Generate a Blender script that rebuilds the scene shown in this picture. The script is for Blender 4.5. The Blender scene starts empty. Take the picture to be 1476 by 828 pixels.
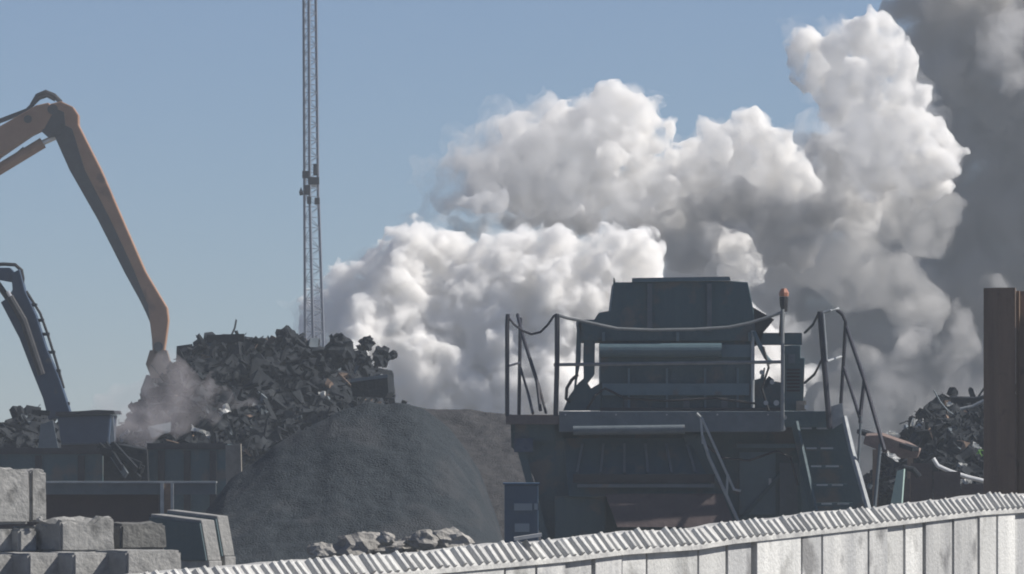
import bpy, bmesh, math, random
import numpy as np
from mathutils import Vector, Matrix, noise, Euler

random.seed(7)
S = bpy.context.scene
COL = S.collection
R = math.radians

# ------------------------------------------------------------------ camera
F = 9600.0            # focal length in pixels of the 1476 px wide photograph
HZ = 625.0            # row of the horizon
CZ = 1.7              # eye height
cd = bpy.data.cameras.new('camera')
cam = bpy.data.objects.new('camera', cd)
COL.objects.link(cam)
cam.location = (0, 0, CZ)
cam.rotation_euler = (R(90), 0, 0)
cd.sensor_width = 36.0
cd.lens = 36.0 * F / 1476.0
cd.shift_y = (HZ - 414.0) / 1476.0
cd.clip_start = 0.5
cd.clip_end = 20000
S.camera = cam

# ------------------------------------------------------------------ sky, sun, exposure
SUN_EL, SUN_AZ = 42.0, 88.0          # azimuth clockwise from +Y (view direction): sun to the right
wd = bpy.data.worlds.new('World')
S.world = wd
wd.use_nodes = True
nt = wd.node_tree
bg = nt.nodes['Background']
sky = nt.nodes.new('ShaderNodeTexSky')
sky.sky_type = 'NISHITA'
sky.sun_disc = False
sky.sun_elevation = R(SUN_EL)
sky.sun_rotation = R(SUN_AZ)
sky.altitude = 2000
sky.air_density = 0.85
sky.dust_density = 0.15
sky.ozone_density = 5.0
tint = nt.nodes.new('ShaderNodeMixRGB')
tint.blend_type = 'MULTIPLY'
tint.inputs['Fac'].default_value = 1.0
tint.inputs['Color2'].default_value = (0.88, 0.875, 0.96, 1)
nt.links.new(sky.outputs[0], tint.inputs['Color1'])
nt.links.new(tint.outputs[0], bg.inputs['Color'])
bg.inputs['Strength'].default_value = 0.052

sl = bpy.data.lights.new('sun', 'SUN')
sl.energy = 4.5
sl.angle = R(0.53)
sl.color = (1.0, 0.95, 0.88)
so = bpy.data.objects.new('sun', sl)
COL.objects.link(so)
sd = Vector((math.cos(R(SUN_EL)) * math.sin(R(SUN_AZ)), math.cos(R(SUN_EL)) * math.cos(R(SUN_AZ)), math.sin(R(SUN_EL))))
so.rotation_euler = sd.to_track_quat('Z', 'Y').to_euler()
so.location = (60, 0, 60)

S.view_settings.view_transform = 'Standard'
S.view_settings.look = 'None'
S.view_settings.gamma = 1.0
S.view_settings.exposure = 0.5
S.render.engine = 'CYCLES'
cy = S.cycles
cy.use_denoising = True
cy.volume_bounces = 24
cy.max_bounces = 26
cy.diffuse_bounces = 3
cy.transparent_max_bounces = 24
cy.filter_width = 1.9

# ------------------------------------------------------------------ helpers
def W(x, y, Y):
    """point seen at photograph pixel (x, y) when it stands Y metres away"""
    return Vector(((x - 738.0) / F * Y, Y, CZ + (HZ - y) / F * Y))

def set_in(n, k, v):
    if k in n.inputs:
        n.inputs[k].default_value = v

def mat(name, c1, c2=None, scale=6.0, rough=0.7, metal=0.0, bump=0.15, bscale=None, spots=None, streak=False, spec=0.5):
    m = bpy.data.materials.new(name)
    m.use_nodes = True
    t = m.node_tree
    b = t.nodes['Principled BSDF']
    tc = t.nodes.new('ShaderNodeTexCoord')
    src = tc.outputs['Object']
    if streak:
        mp = t.nodes.new('ShaderNodeMapping')
        mp.inputs['Scale'].default_value = (1.0, 1.0, 0.12)
        t.links.new(src, mp.inputs['Vector'])
        src = mp.outputs['Vector']
    n = t.nodes.new('ShaderNodeTexNoise')
    n.inputs['Scale'].default_value = scale
    n.inputs['Detail'].default_value = 8
    n.inputs['Roughness'].default_value = 0.65
    t.links.new(src, n.inputs['Vector'])
    r = t.nodes.new('ShaderNodeValToRGB')
    c2 = c2 or tuple(v * 1.35 for v in c1)
    r.color_ramp.elements[0].position = 0.33
    r.color_ramp.elements[0].color = (*c1, 1)
    r.color_ramp.elements[1].position = 0.68
    r.color_ramp.elements[1].color = (*c2, 1)
    t.links.new(n.outputs['Fac'], r.inputs['Fac'])
    out = r.outputs['Color']
    if spots:
        n3 = t.nodes.new('ShaderNodeTexNoise')
        n3.inputs['Scale'].default_value = spots[1]
        n3.inputs['Detail'].default_value = 6
        t.links.new(tc.outputs['Object'], n3.inputs['Vector'])
        r3 = t.nodes.new('ShaderNodeValToRGB')
        r3.color_ramp.elements[0].position = spots[2]
        r3.color_ramp.elements[1].position = spots[2] + 0.1
        t.links.new(n3.outputs['Fac'], r3.inputs['Fac'])
        mx = t.nodes.new('ShaderNodeMixRGB')
        mx.inputs['Color2'].default_value = (*spots[0], 1)
        t.links.new(r3.outputs['Color'], mx.inputs['Fac'])
        t.links.new(out, mx.inputs['Color1'])
        out = mx.outputs['Color']
    # a shift from one object to the next, so that alike pieces are not identical
    oi = t.nodes.new('ShaderNodeObjectInfo')
    mr = t.nodes.new('ShaderNodeMapRange')
    mr.inputs['To Min'].default_value = 0.86
    mr.inputs['To Max'].default_value = 1.12
    t.links.new(oi.outputs['Random'], mr.inputs['Value'])
    hs = t.nodes.new('ShaderNodeHueSaturation')
    t.links.new(mr.outputs[0], hs.inputs['Value'])
    t.links.new(out, hs.inputs['Color'])
    t.links.new(hs.outputs[0], b.inputs['Base Color'])
    b.inputs['Roughness'].default_value = rough
    b.inputs['Specular IOR Level'].default_value = spec
    b.inputs['Metallic'].default_value = metal
    if bump:
        n2 = t.nodes.new('ShaderNodeTexNoise')
        n2.inputs['Scale'].default_value = bscale or scale * 5
        n2.inputs['Detail'].default_value = 6
        t.links.new(tc.outputs['Object'], n2.inputs['Vector'])
        bp = t.nodes.new('ShaderNodeBump')
        bp.inputs['Strength'].default_value = bump
        bp.inputs['Distance'].default_value = 0.05
        t.links.new(n2.outputs['Fac'], bp.inputs['Height'])
        t.links.new(bp.outputs['Normal'], b.inputs['Normal'])
    return m

def volmat(name, color, density, aniso=0.0, nscale=None, lo=0.0, hi=1.0, step=0.1):
    m = bpy.data.materials.new(name)
    m.use_nodes = True
    t = m.node_tree
    t.nodes.remove(t.nodes['Principled BSDF'])
    o = t.nodes['Material Output']
    v = t.nodes.new('ShaderNodeVolumePrincipled')
    v.inputs['Color'].default_value = (*color, 1)
    v.inputs['Absorption Color'].default_value = (0, 0, 0, 1)
    v.inputs['Density'].default_value = density
    v.inputs['Anisotropy'].default_value = aniso
    t.links.new(v.outputs[0], o.inputs['Volume'])
    if nscale:
        tc = t.nodes.new('ShaderNodeTexCoord')
        n = t.nodes.new('ShaderNodeTexNoise')
        n.inputs['Scale'].default_value = nscale
        n.inputs['Detail'].default_value = 4.5
        n.inputs['Roughness'].default_value = 0.6
        n.inputs['Distortion'].default_value = 0.4
        t.links.new(tc.outputs['Object'], n.inputs['Vector'])
        mr = t.nodes.new('ShaderNodeMapRange')
        mr.interpolation_type = 'SMOOTHSTEP'
        mr.inputs['From Min'].default_value = lo
        mr.inputs['From Max'].default_value = hi
        mr.inputs['To Min'].default_value = density * (0.08 if name == 'dark_smoke' else 0.03)
        mr.inputs['To Max'].default_value = density
        t.links.new(n.outputs['Fac'], mr.inputs['Value'])
        t.links.new(mr.outputs[0], v.inputs['Density'])
        m.cycles.volume_step_rate = step
    return m

class MB:
    def __init__(s):
        s.bm = bmesh.new()
    def box(s, c, size, rot=None):
        M = Matrix.Translation(Vector(c))
        if rot is not None:
            M = M @ (rot.to_matrix().to_4x4() if hasattr(rot, 'to_matrix') else rot)
        M = M @ Matrix.Diagonal((size[0], size[1], size[2], 1))
        bmesh.ops.create_cube(s.bm, size=1.0, matrix=M)
        return s
    def span(s, a, b):
        a, b = Vector(a), Vector(b)
        d = b - a
        return s.box((a + b) / 2, (abs(d.x), abs(d.y), abs(d.z)))
    def bar(s, p, q, w, h, up=(0, 0, 1)):
        p, q = Vector(p), Vector(q)
        d = q - p
        z = d.normalized()
        u = Vector(up)
        if abs(z.dot(u)) > 0.95:
            u = Vector((0, 1, 0))
        x = u.cross(z).normalized()
        y = z.cross(x)
        M = Matrix((x, y, z)).transposed().to_4x4()
        M.translation = (p + q) / 2
        bmesh.ops.create_cube(s.bm, size=1.0, matrix=M @ Matrix.Diagonal((w, h, d.length, 1)))
        return s
    def tube(s, pts, r, n=8):
        pts = [Vector(p) for p in pts]
        rings = []
        prev = None
        for i, p in enumerate(pts):
            d = (pts[min(i + 1, len(pts) - 1)] - pts[max(i - 1, 0)]).normalized()
            u = Vector((0, 1, 0)) if abs(d.y) < 0.9 else Vector((1, 0, 0))
            x = u.cross(d).normalized()
            y = d.cross(x)
            rr = r[i] if isinstance(r, (list, tuple)) else r
            rings.append([s.bm.verts.new(p + x * math.cos(2 * math.pi * k / n) * rr + y * math.sin(2 * math.pi * k / n) * rr) for k in range(n)])
        for a, b in zip(rings[:-1], rings[1:]):
            for k in range(n):
                s.bm.faces.new((a[k], a[(k + 1) % n], b[(k + 1) % n], b[k]))
        s.bm.faces.new(rings[0][::-1])
        s.bm.faces.new(rings[-1])
        return s
    def prism(s, pts, off):
        """polygon of 3-D points pushed along the vector off"""
        off = Vector(off)
        a = [s.bm.verts.new(Vector(p)) for p in pts]
        b = [s.bm.verts.new(Vector(p) + off) for p in pts]
        n = len(a)
        s.bm.faces.new(a)
        s.bm.faces.new(b[::-1])
        for k in range(n):
            s.bm.faces.new((a[k], b[k], b[(k + 1) % n], a[(k + 1) % n]))
        return s
    def px(s, poly, Y, depth):
        """outline given in photograph pixels at distance Y, with real depth behind it"""
        return s.prism([W(x, y, Y) for x, y in poly], (0, depth, 0))
    def build(s, name, m, parent=None, bevel=0.0, smooth=False, at=None):
        bmesh.ops.recalc_face_normals(s.bm, faces=s.bm.faces)
        if bevel:
            bmesh.ops.bevel(s.bm, geom=list(s.bm.edges), offset=bevel, segments=2, affect='EDGES', profile=0.6)
        me = bpy.data.meshes.new(name)
        if at is not None:
            bmesh.ops.translate(s.bm, verts=s.bm.verts, vec=-Vector(at))
        elif parent is not None:
            bmesh.ops.translate(s.bm, verts=s.bm.verts, vec=-Vector(world_loc(parent)))
        s.bm.to_mesh(me)
        s.bm.free()
        if smooth:
            for p in me.polygons:
                p.use_smooth = True
        me.materials.append(m)
        o = bpy.data.objects.new(name, me)
        COL.objects.link(o)
        if parent is not None:
            o.parent = parent
        elif at is not None:
            o.location = at
        return o

def world_loc(o):
    v = Vector(o.location)
    while o.parent is not None:
        o = o.parent
        v = v + Vector(o.location)
    return v

def tag(o, label, cat=None, group=None, kind=None):
    if label: o['label'] = label
    if cat: o['category'] = cat
    if group: o['group'] = group
    if kind: o['kind'] = kind
    return o

def thing(name, label, cat, loc, group=None):
    o = bpy.data.objects.new(name, None)
    COL.objects.link(o)
    o.location = loc
    o.empty_display_size = 0.2
    return tag(o, label, cat, group)

def share(src, name, parent=None, loc=None, rot=None, scl=None):
    o = src.copy()
    COL.objects.link(o)
    o.name = name
    if parent is not None: o.parent = parent
    if loc is not None: o.location = loc
    if rot is not None: o.rotation_euler = rot
    if scl is not None: o.scale = scl
    return o

def fbm(p, oct=4, rough=0.5):
    v, a = 0.0, 1.0
    for k in range(oct):
        v += a * noise.noise(p)
        p = p * 2.03 + Vector((3.1, 1.7, 5.3))
        a *= rough
    return v

def mesh_from(name, verts, faces, m, kind=None, smooth=True):
    me = bpy.data.meshes.new(name)
    me.from_pydata(verts, [], faces)
    me.update()
    me.materials.append(m)
    if smooth:
        me.polygons.foreach_set('use_smooth', [True] * len(me.polygons))
    o = bpy.data.objects.new(name, me)
    COL.objects.link(o)
    if kind: o['kind'] = kind
    return o

# ------------------------------------------------------------------ materials
M_GROUND = mat('yard_dirt', (0.10, 0.09, 0.08), (0.16, 0.15, 0.13), 0.6, 0.95, 0, 0.4, 8)
M_CONC = mat('weathered_concrete', (0.35, 0.355, 0.35), (0.60, 0.60, 0.58), 2.6, 0.9, 0, 0.3, 30, ((0.27, 0.27, 0.26), 1.9, 0.56), streak=True)
M_CONC2 = mat('grey_stained_concrete', (0.26, 0.265, 0.27), (0.50, 0.50, 0.485), 2.6, 0.9, 0, 0.3, 30, ((0.17, 0.17, 0.17), 2.2, 0.56), streak=True)
M_COPE = mat('pale_coping_concrete', (0.42, 0.42, 0.405), (0.62, 0.62, 0.60), 5, 0.9, 0, 0.2, 40, ((0.30, 0.30, 0.29), 2.2, 0.58))
M_SOOT = mat('dark_joint_grout', (0.05, 0.05, 0.05), (0.09, 0.09, 0.09), 5, 0.95)
M_GAP = mat('painted_shadow_coping', (0.26, 0.26, 0.26), (0.50, 0.50, 0.48), 3.5, 0.95, 0, 0.3, 30)  # coping body coloured darker to paint the shadow between the ribs
M_BLOCK = mat('block_concrete', (0.205, 0.205, 0.198), (0.37, 0.366, 0.352), 3.0, 0.92, 0, 0.3, 26, ((0.12, 0.12, 0.115), 2.6, 0.58))
M_ROCK = mat('pale_rock', (0.19, 0.182, 0.168), (0.36, 0.345, 0.32), 4.0, 0.92, 0, 0.6, 16)
M_MACH = mat('dark_teal_paint', (0.032, 0.070, 0.084), (0.054, 0.098, 0.110), 2.2, 0.6, 0, 0.12, 20, ((0.10, 0.098, 0.09), 2.4, 0.55), streak=True)
M_TEAL = mat('teal_beam_paint', (0.07, 0.12, 0.145), (0.10, 0.16, 0.185), 3.0, 0.5, 0, 0.08, 20, ((0.10, 0.10, 0.10), 4, 0.66))
M_DECK = mat('dusty_deck_steel', (0.08, 0.105, 0.122), (0.125, 0.15, 0.168), 4.0, 0.7, 0, 0.1, 20, ((0.14, 0.13, 0.12), 4, 0.62))
M_RAIL = mat('dark_rail_steel', (0.02, 0.02, 0.03), (0.04, 0.04, 0.05), 8, 0.5, 0.2, 0.05)
M_WORN = mat('worn_rail_steel', (0.17, 0.185, 0.19), (0.25, 0.26, 0.26), 8, 0.5, 0.1, 0.05)
M_GALV = mat('galvanised_steel', (0.28, 0.30, 0.31), (0.42, 0.44, 0.44), 7, 0.5, 0.3, 0.05)
M_RUST = mat('brown_rust_steel', (0.14, 0.095, 0.068), (0.25, 0.175, 0.125), 2.5, 0.85, 0, 0.25, 18, ((0.09, 0.062, 0.05), 2.5, 0.60), streak=True)
M_ORNG = mat('orange_excavator_paint', (0.235, 0.12, 0.064), (0.33, 0.185, 0.105), 1.2, 0.6, 0, 0.06, 10, ((0.16, 0.09, 0.055), 1.8, 0.58))
M_BLUE = mat('navy_paint', (0.022, 0.040, 0.075), (0.035, 0.06, 0.10), 2.5, 0.5, 0, 0.06, 10, ((0.07, 0.075, 0.08), 4, 0.62))
M_BLACK = mat('black_steel', (0.018, 0.018, 0.02), (0.035, 0.035, 0.04), 6, 0.6, 0.1, 0.1)
M_CHROME = mat('bright_rod', (0.75, 0.75, 0.75), (0.85, 0.85, 0.85), 6, 0.25, 0.5, 0)
M_SCRAP = mat('dark_scrap', (0.010, 0.013, 0.017), (0.032, 0.036, 0.041), 2.0, 0.85, 0.0, 0.5, 9, ((0.045, 0.042, 0.04), 3.5, 0.66), spec=0.12)
M_SHINE = mat('bare_aluminium', (0.62, 0.63, 0.62), (0.85, 0.85, 0.82), 5, 0.35, 0.1, 0.1)
M_GREEN = mat('lime_plastic', (0.25, 0.50, 0.12), (0.35, 0.60, 0.18), 5, 0.4, 0, 0)
M_PILE1 = mat('dark_shredder_fines', (0.024, 0.031, 0.038), (0.042, 0.050, 0.057), 16.0, 0.95, 0, 0.9, 40, ((0.046, 0.051, 0.057), 1.3, 0.54), spec=0.15)
M_PILE2 = mat('brown_grey_fines', (0.038, 0.040, 0.044), (0.070, 0.068, 0.070), 9.0, 0.95, 0, 0.6, 40, spec=0.15)
M_MAST = mat('mast_steel', (0.13, 0.145, 0.18), (0.18, 0.195, 0.23), 2.0, 0.5, 0.0, 0)
M_LAMP = mat('amber_lens', (0.30, 0.13, 0.085), (0.38, 0.17, 0.11), 6, 0.3, 0, 0)
M_CABIN = mat('blue_cabinet_paint', (0.022, 0.055, 0.10), (0.03, 0.07, 0.125), 3, 0.5, 0, 0.05)
M_PANE = mat('dull_window', (0.16, 0.21, 0.25), (0.22, 0.27, 0.31), 3, 0.25, 0, 0)
M_TUBE = mat('faded_orange_belt', (0.13, 0.092, 0.078), (0.22, 0.155, 0.13), 6, 0.85, 0, 0.3)
M_MINT = mat('mint_board', (0.28, 0.40, 0.36), (0.36, 0.47, 0.43), 3, 0.7, 0, 0.1)
M_WOOD = mat('grey_timber', (0.20, 0.18, 0.15), (0.33, 0.30, 0.25), 5, 0.85, 0, 0.3)
M_RUBBER = mat('black_hose', (0.012, 0.012, 0.014), (0.022, 0.022, 0.024), 6, 0.6, 0, 0)

# ------------------------------------------------------------------ ground
g = MB()
g.box((0, 2000, -0.5), (8000, 6000, 1.0))
tag(g.build('ground', M_GROUND), 'bare dirt ground of the scrap yard running to the horizon', kind='structure')

# ------------------------------------------------------------------ smoke
_pr = np.random.RandomState(5)
_G = _pr.normal(size=(4096, 3)); _G /= np.linalg.norm(_G, axis=1)[:, None]
def pnoise(p):
    """gradient noise for an array of points"""
    i = np.floor(p).astype(np.int64)
    f = p - i
    u = f * f * f * (f * (f * 6 - 15) + 10)
    out = 0
    for dx in (0, 1):
        for dy in (0, 1):
            for dz in (0, 1):
                h = ((i[:, 0] + dx) * 73856093 ^ (i[:, 1] + dy) * 19349663 ^ (i[:, 2] + dz) * 83492791) & 4095
                g = _G[h]
                d = (g * (f - np.array((dx, dy, dz)))).sum(1)
                w = np.abs(1 - dx - u[:, 0]) * np.abs(1 - dy - u[:, 1]) * np.abs(1 - dz - u[:, 2])
                out = out + d * w
    return out
def ico_template(sub):
    b = bmesh.new()
    bmesh.ops.create_icosphere(b, subdivisions=sub, radius=1.0)
    v = np.array([x.co[:] for x in b.verts])
    f = np.array([[q.index for q in t.verts] for t in b.faces])
    b.free()
    return v, f
ICO2, ICO1 = ico_template(2), ico_template(1)

def billow(name, lobes, Y, m, label, voxel, kids=(9, 7), ratio=(0.42, 0.36), disp=0.10, seed=1, squash=0.8, smooth=0):
    """a billowing smoke body: round lobes carrying smaller lobes, merged into one closed skin"""
    rnd = random.Random(seed)
    k = Y / F
    sph = []
    for L in lobes:
        x, y, r = L[:3]
        d = L[3] if len(L) > 3 else 0.0
        c = W(x, y, Y)
        c.y -= d
        sph.append((c, r * k, 0))
    allsp = list(sph)
    cur = sph
    for lev in range(len(kids)):
        nxt = []
        for c, r, _ in cur:
            for i in range(kids[lev]):
                while True:
                    v = Vector((rnd.uniform(-1, 1), rnd.uniform(-1, 1), rnd.uniform(-1, 1)))
                    if 0.1 < v.length < 1: break
                v.normalize()
                rr = r * ratio[lev] * rnd.uniform(0.45, 1.45)
                nxt.append((c + v * (r * rnd.uniform(0.75, 0.95)), rr, lev + 1))
        allsp += nxt
        cur = nxt
    vs, fs, off = [], [], 0
    for c, r, lev in allsp:
        tv, tf = ICO2 if lev == 0 else ICO1
        vs.append(tv * np.array((r, r * squash if lev == 0 else r, r)) + np.array(c[:]))
        fs.append(tf + off)
        off += len(tv)
    vs = np.concatenate(vs); fs = np.concatenate(fs)
    me = bpy.data.meshes.new(name)
    me.from_pydata(vs.tolist(), [], fs.tolist())
    o = bpy.data.objects.new(name, me)
    COL.objects.link(o)
    md = o.modifiers.new('r', 'REMESH')
    md.mode = 'VOXEL'
    md.voxel_size = voxel
    sm = o.modifiers.new('s', 'SMOOTH')
    sm.factor = 0.5
    sm.iterations = 1 + smooth
    dg = bpy.context.evaluated_depsgraph_get()
    me2 = bpy.data.meshes.new_from_object(o.evaluated_get(dg))
    o.modifiers.clear()
    o.data = me2
    me2.name = name
    bpy.data.meshes.remove(me)
    n = len(me2.vertices)
    co = np.empty(n * 3); me2.vertices.foreach_get('co', co); co = co.reshape(-1, 3)
    no = np.empty(n * 3); me2.vertices.foreach_get('normal', no); no = no.reshape(-1, 3)
    if disp:
        wp = np.stack([pnoise(co * 0.5 + 9.1 * q) for q in (1, 2, 3)], 1) * 0.9
        d = np.zeros(n)
        for fr, am in ((0.55, 1.0), (1.2, 0.70), (2.7, 0.46), (5.8, 0.26)):
            d += am * (np.abs(pnoise((co + wp) * fr + fr * 3.3)) * 2.2 - 0.55)
        co += no * (d * disp)[:, None]
        me2.vertices.foreach_set('co', co.ravel())
        me2.update()
        md = o.modifiers.new('r', 'REMESH')
        md.mode = 'VOXEL'
        md.voxel_size = voxel
        dg.update()
        me3 = bpy.data.meshes.new_from_object(o.evaluated_get(bpy.context.evaluated_depsgraph_get()))
        o.modifiers.clear()
        o.data = me3
        bpy.data.meshes.remove(me2)
        me2 = me3
        me2.name = name
        n = len(me2.vertices)
        E = np.empty(len(me2.edges) * 2, dtype=np.int64); me2.edges.foreach_get('vertices', E); E = E.reshape(-1, 2)
        lab = np.arange(n)
        while True:                       # label the connected pieces
            m0 = np.minimum(lab[E[:, 0]], lab[E[:, 1]])
            new = lab.copy()
            np.minimum.at(new, E[:, 0], m0); np.minimum.at(new, E[:, 1], m0)
            new = new[new]; new = new[new]
            if (new == lab).all(): break
            lab = new
        cnt = np.bincount(lab, minlength=n)
        bad = np.nonzero(cnt[lab] < 900)[0]
        if len(bad):
            bm = bmesh.new(); bm.from_mesh(me2); bm.verts.ensure_lookup_table()
            bmesh.ops.delete(bm, geom=[bm.verts[i] for i in bad], context='VERTS')
            bm.to_mesh(me2); bm.free()
    me2.materials.clear()
    me2.materials.append(m)
    print('smoke', name, len(allsp), n)
    return tag(o, label, kind='stuff')

M_SMOKE = volmat('white_smoke', (0.985, 0.980, 0.971), 7.0, 0.0, 1.2, 0.41, 0.60, 0.11)
M_VEIL = volmat('thin_smoke', (0.965, 0.96, 0.952), 0.65, 0.0, 1.1, 0.40, 0.68, 0.10)
M_WISP = volmat('faint_smoke', (0.88, 0.865, 0.85), 0.70, 0.0, 0.7, 0.40, 0.66, 0.10)
M_SHADE = volmat('shade_smoke', (0.56, 0.55, 0.54), 3.6, 0.0, 0.8, 0.36, 0.66, 0.09)  # dark smoke colour painting the shaded undersides of the upper clouds
M_MIST = volmat('mist_smoke', (0.945, 0.937, 0.928), 1.9, 0.0, 1.0, 0.34, 0.66, 0.10)
M_PUFF = volmat('sooty_smoke', (0.62, 0.60, 0.60), 5.0, 0.0, 1.6, 0.38, 0.60, 0.12)
M_GREY = volmat('grey_shade_smoke', (0.80, 0.79, 0.775), 0.9, 0.0, 0.7, 0.32, 0.66, 0.08)  # grey smoke filling gaps, its tone also painting shaded cloud undersides
M_DARK = volmat('dark_smoke', (0.645, 0.625, 0.60), 1.9, 0.0, 0.7, 0.40, 0.58, 0.07)
M_DUST = volmat('pink_dust', (0.90, 0.85, 0.865), 1.25, 0.0, 1.1, 0.20, 0.68, 0.10)

KID, RAT = (8, 8, 3), (0.46, 0.36, 0.45)
low = [(600, 350, 40, 1), (560, 400, 55, 1), (510, 432, 55, 1), (470, 468, 45, 1), (640, 400, 75, 0), (720, 390, 60, 1), (790, 392, 60, 1),
       (860, 378, 52, 1), (920, 382, 46, 1), (700, 470, 105, 1), (560, 500, 85, 1.5), (820, 470, 105, 1), (905, 460, 85, 0), (480, 520, 50, 1),
       (640, 550, 85, 2), (740, 570, 90, 2), (860, 560, 90, 1), (960, 500, 85, -1), (1080, 520, 70, -1), (580, 590, 70, 2), (450, 560, 55, 0)]
billow('smoke', low, 225, M_SMOKE, 'bright white smoke bank boiling up behind the heaps and the screening machine', 0.085, kids=KID, ratio=RAT, disp=0.30, seed=3)
up = [(705, 262, 40), (765, 232, 66), (835, 195, 60, 1), (895, 190, 62, 1), (935, 220, 45, 1), (900, 262, 70, 1), (830, 275, 65, 1), (925, 298, 42, 1),
      (775, 280, 50), (700, 296, 27, 5), (674, 299, 17, 5), (722, 292, 18, 5), (870, 155, 26, 0), (925, 155, 22, 0),
      (1040, 212, 42, 1), (1085, 215, 48, 1), (1130, 243, 46, 1), (1080, 265, 55, 0), (1020, 280, 48, 0), (1150, 285, 40, 1), (985, 240, 40, 0), (970, 310, 45, -1),
      (1032, 345, 30, 2), (1062, 362, 36, 2), (1088, 392, 26, 2), (1060, 395, 36, 1)]
billow('smoke', up, 240, M_SMOKE, 'white billowing smoke cloud drifting above the low bank, above the hopper', 0.09, kids=KID, ratio=RAT, disp=0.30, seed=5)
tower = [(1160, 62, 30, 0), (1190, 100, 34, 0), (1215, 120, 40, 0), (1215, 72, 42, 1), (1268, 62, 40, 1), (1290, 100, 38, 2), (1228, 122, 46, 1), (1280, 145, 50, 2), (1240, 190, 54, 1), (1300, 190, 50, 2),
         (1258, 238, 54, 2), (1312, 240, 46, 3), (1345, 215, 32, 3), (1355, 250, 24, 4), (1330, 282, 26, 3), (1200, 165, 30, 0),
         (1200, 290, 46, 0), (1240, 310, 40, 0), (1215, 225, 40, 0), (1180, 270, 34, 0), (1165, 120, 24, 0), (1150, 80, 20, 0), (1365, 225, 22, 3)]
billow('smoke', tower, 245, M_SMOKE, 'tall white smoke column with bulging folds, at the edge of the dark smoke', 0.09, kids=KID, ratio=RAT, disp=0.26, seed=9)
dark = [(1400, 20, 120, 0), (1490, 140, 150, 0), (1420, 250, 120, 0), (1460, 400, 140, 0), (1350, 400, 110, 0), (1250, 440, 110, 0), (1150, 470, 110, 0), (1300, 540, 110, 1),
        (1400, 520, 120, 0), (1490, 560, 120, 0), (1220, 570, 90, 1), (1080, 340, 90, -1), (1030, 400, 80, -1), (1130, 370, 80, -1), (1310, 30, 50, 0), (1290, 300, 90, -3), (1340, 290, 70, -2), (1470, 400, 90, -3), (1350, 120, 60, -1), (1330, 200, 60, -1), (1560, 40, 150, 0), (1580, 300, 160, 0),
        (1330, 640, 90, 0), (1180, 650, 80, 0), (1470, 660, 90, 0)]
billow('grey_shade_smoke', [(900, 318, 50, 0), (830, 318, 45, 0), (760, 318, 40, 0), (700, 322, 34, 0), (650, 310, 26, 0), (1000, 320, 55, 0), (1010, 380, 60, -1), (1080, 330, 55, 0),
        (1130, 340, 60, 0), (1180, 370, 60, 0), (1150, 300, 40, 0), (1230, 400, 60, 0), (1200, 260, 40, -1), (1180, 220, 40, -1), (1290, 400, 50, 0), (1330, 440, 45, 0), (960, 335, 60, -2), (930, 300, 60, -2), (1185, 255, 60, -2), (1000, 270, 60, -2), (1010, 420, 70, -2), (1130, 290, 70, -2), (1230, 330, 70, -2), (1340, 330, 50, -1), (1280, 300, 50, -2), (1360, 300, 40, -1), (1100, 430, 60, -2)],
       243, M_GREY, 'grey smoke filling and painting shade into the hollows between the white clouds', 0.14, kids=(9, 6), disp=0.3, seed=17, smooth=2)
billow('smoke_veil', [(690, 245, 52), (668, 272, 44), (705, 220, 44), (735, 200, 44), (640, 250, 40), (665, 210, 40), (720, 180, 45), (790, 155, 36), (850, 145, 30), (620, 290, 26), (905, 150, 34), (600, 330, 30), (540, 385, 34), (490, 420, 30), (450, 455, 34), (430, 490, 26),
        (1140, 40, 26), (1170, 90, 30), (1145, 75, 26), (1190, 50, 26), (1010, 190, 22), (965, 200, 26), (1180, 190, 34), (1160, 215, 26)],
       238, M_VEIL, 'thin white veil of smoke fraying off the upper left edges of the clouds', 0.10, kids=(9, 7), disp=0.35, seed=19)
def fringe(lobes):
    return [(x, y, r * 1.13, d - .3) for x, y, r, d in [(t + (0,))[:4] for t in lobes] if 20 < r < 72]
billow('smoke_veil', fringe(up + tower), 236, M_VEIL, 'soft thin smoke wrapped round the upper white clouds and the tall column', 0.11, kids=(7, 6), ratio=(0.42, 0.4), disp=0.42, seed=37)
billow('smoke_veil', fringe(low), 224.6, M_VEIL, 'soft thin smoke wrapped round the low white bank behind the heaps', 0.11, kids=(7, 6), ratio=(0.42, 0.4), disp=0.40, seed=39)
billow('grey_shade_smoke', [(700, 324, 20), (740, 320, 25), (790, 322, 28), (840, 322, 26), (890, 318, 22), (940, 314, 20), (660, 322, 20), (1010, 302, 34), (1042, 286, 32), (1080, 292, 38), (1120, 318, 42),
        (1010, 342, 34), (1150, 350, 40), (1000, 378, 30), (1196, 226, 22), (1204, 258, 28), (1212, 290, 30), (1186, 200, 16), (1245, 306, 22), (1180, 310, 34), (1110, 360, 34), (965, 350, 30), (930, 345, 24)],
       234.9, M_SHADE, 'darker grey smoke painting shade under and between the upper white clouds', 0.11, kids=(9, 6), disp=0.34, seed=41, smooth=1)
billow('smoke_mist', [(690, 245, 46), (665, 275, 36), (705, 218, 40), (740, 196, 40), (650, 250, 30), (720, 270, 44), (790, 165, 34), (640, 290, 24), (690, 295, 34), (780, 200, 46), (850, 160, 34), (910, 150, 28)],
       238.5, M_MIST, 'pale grey smoke making up the soft left end of the upper cloud', 0.10, kids=(8, 7, 3), ratio=RAT, disp=0.34, seed=43)
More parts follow.
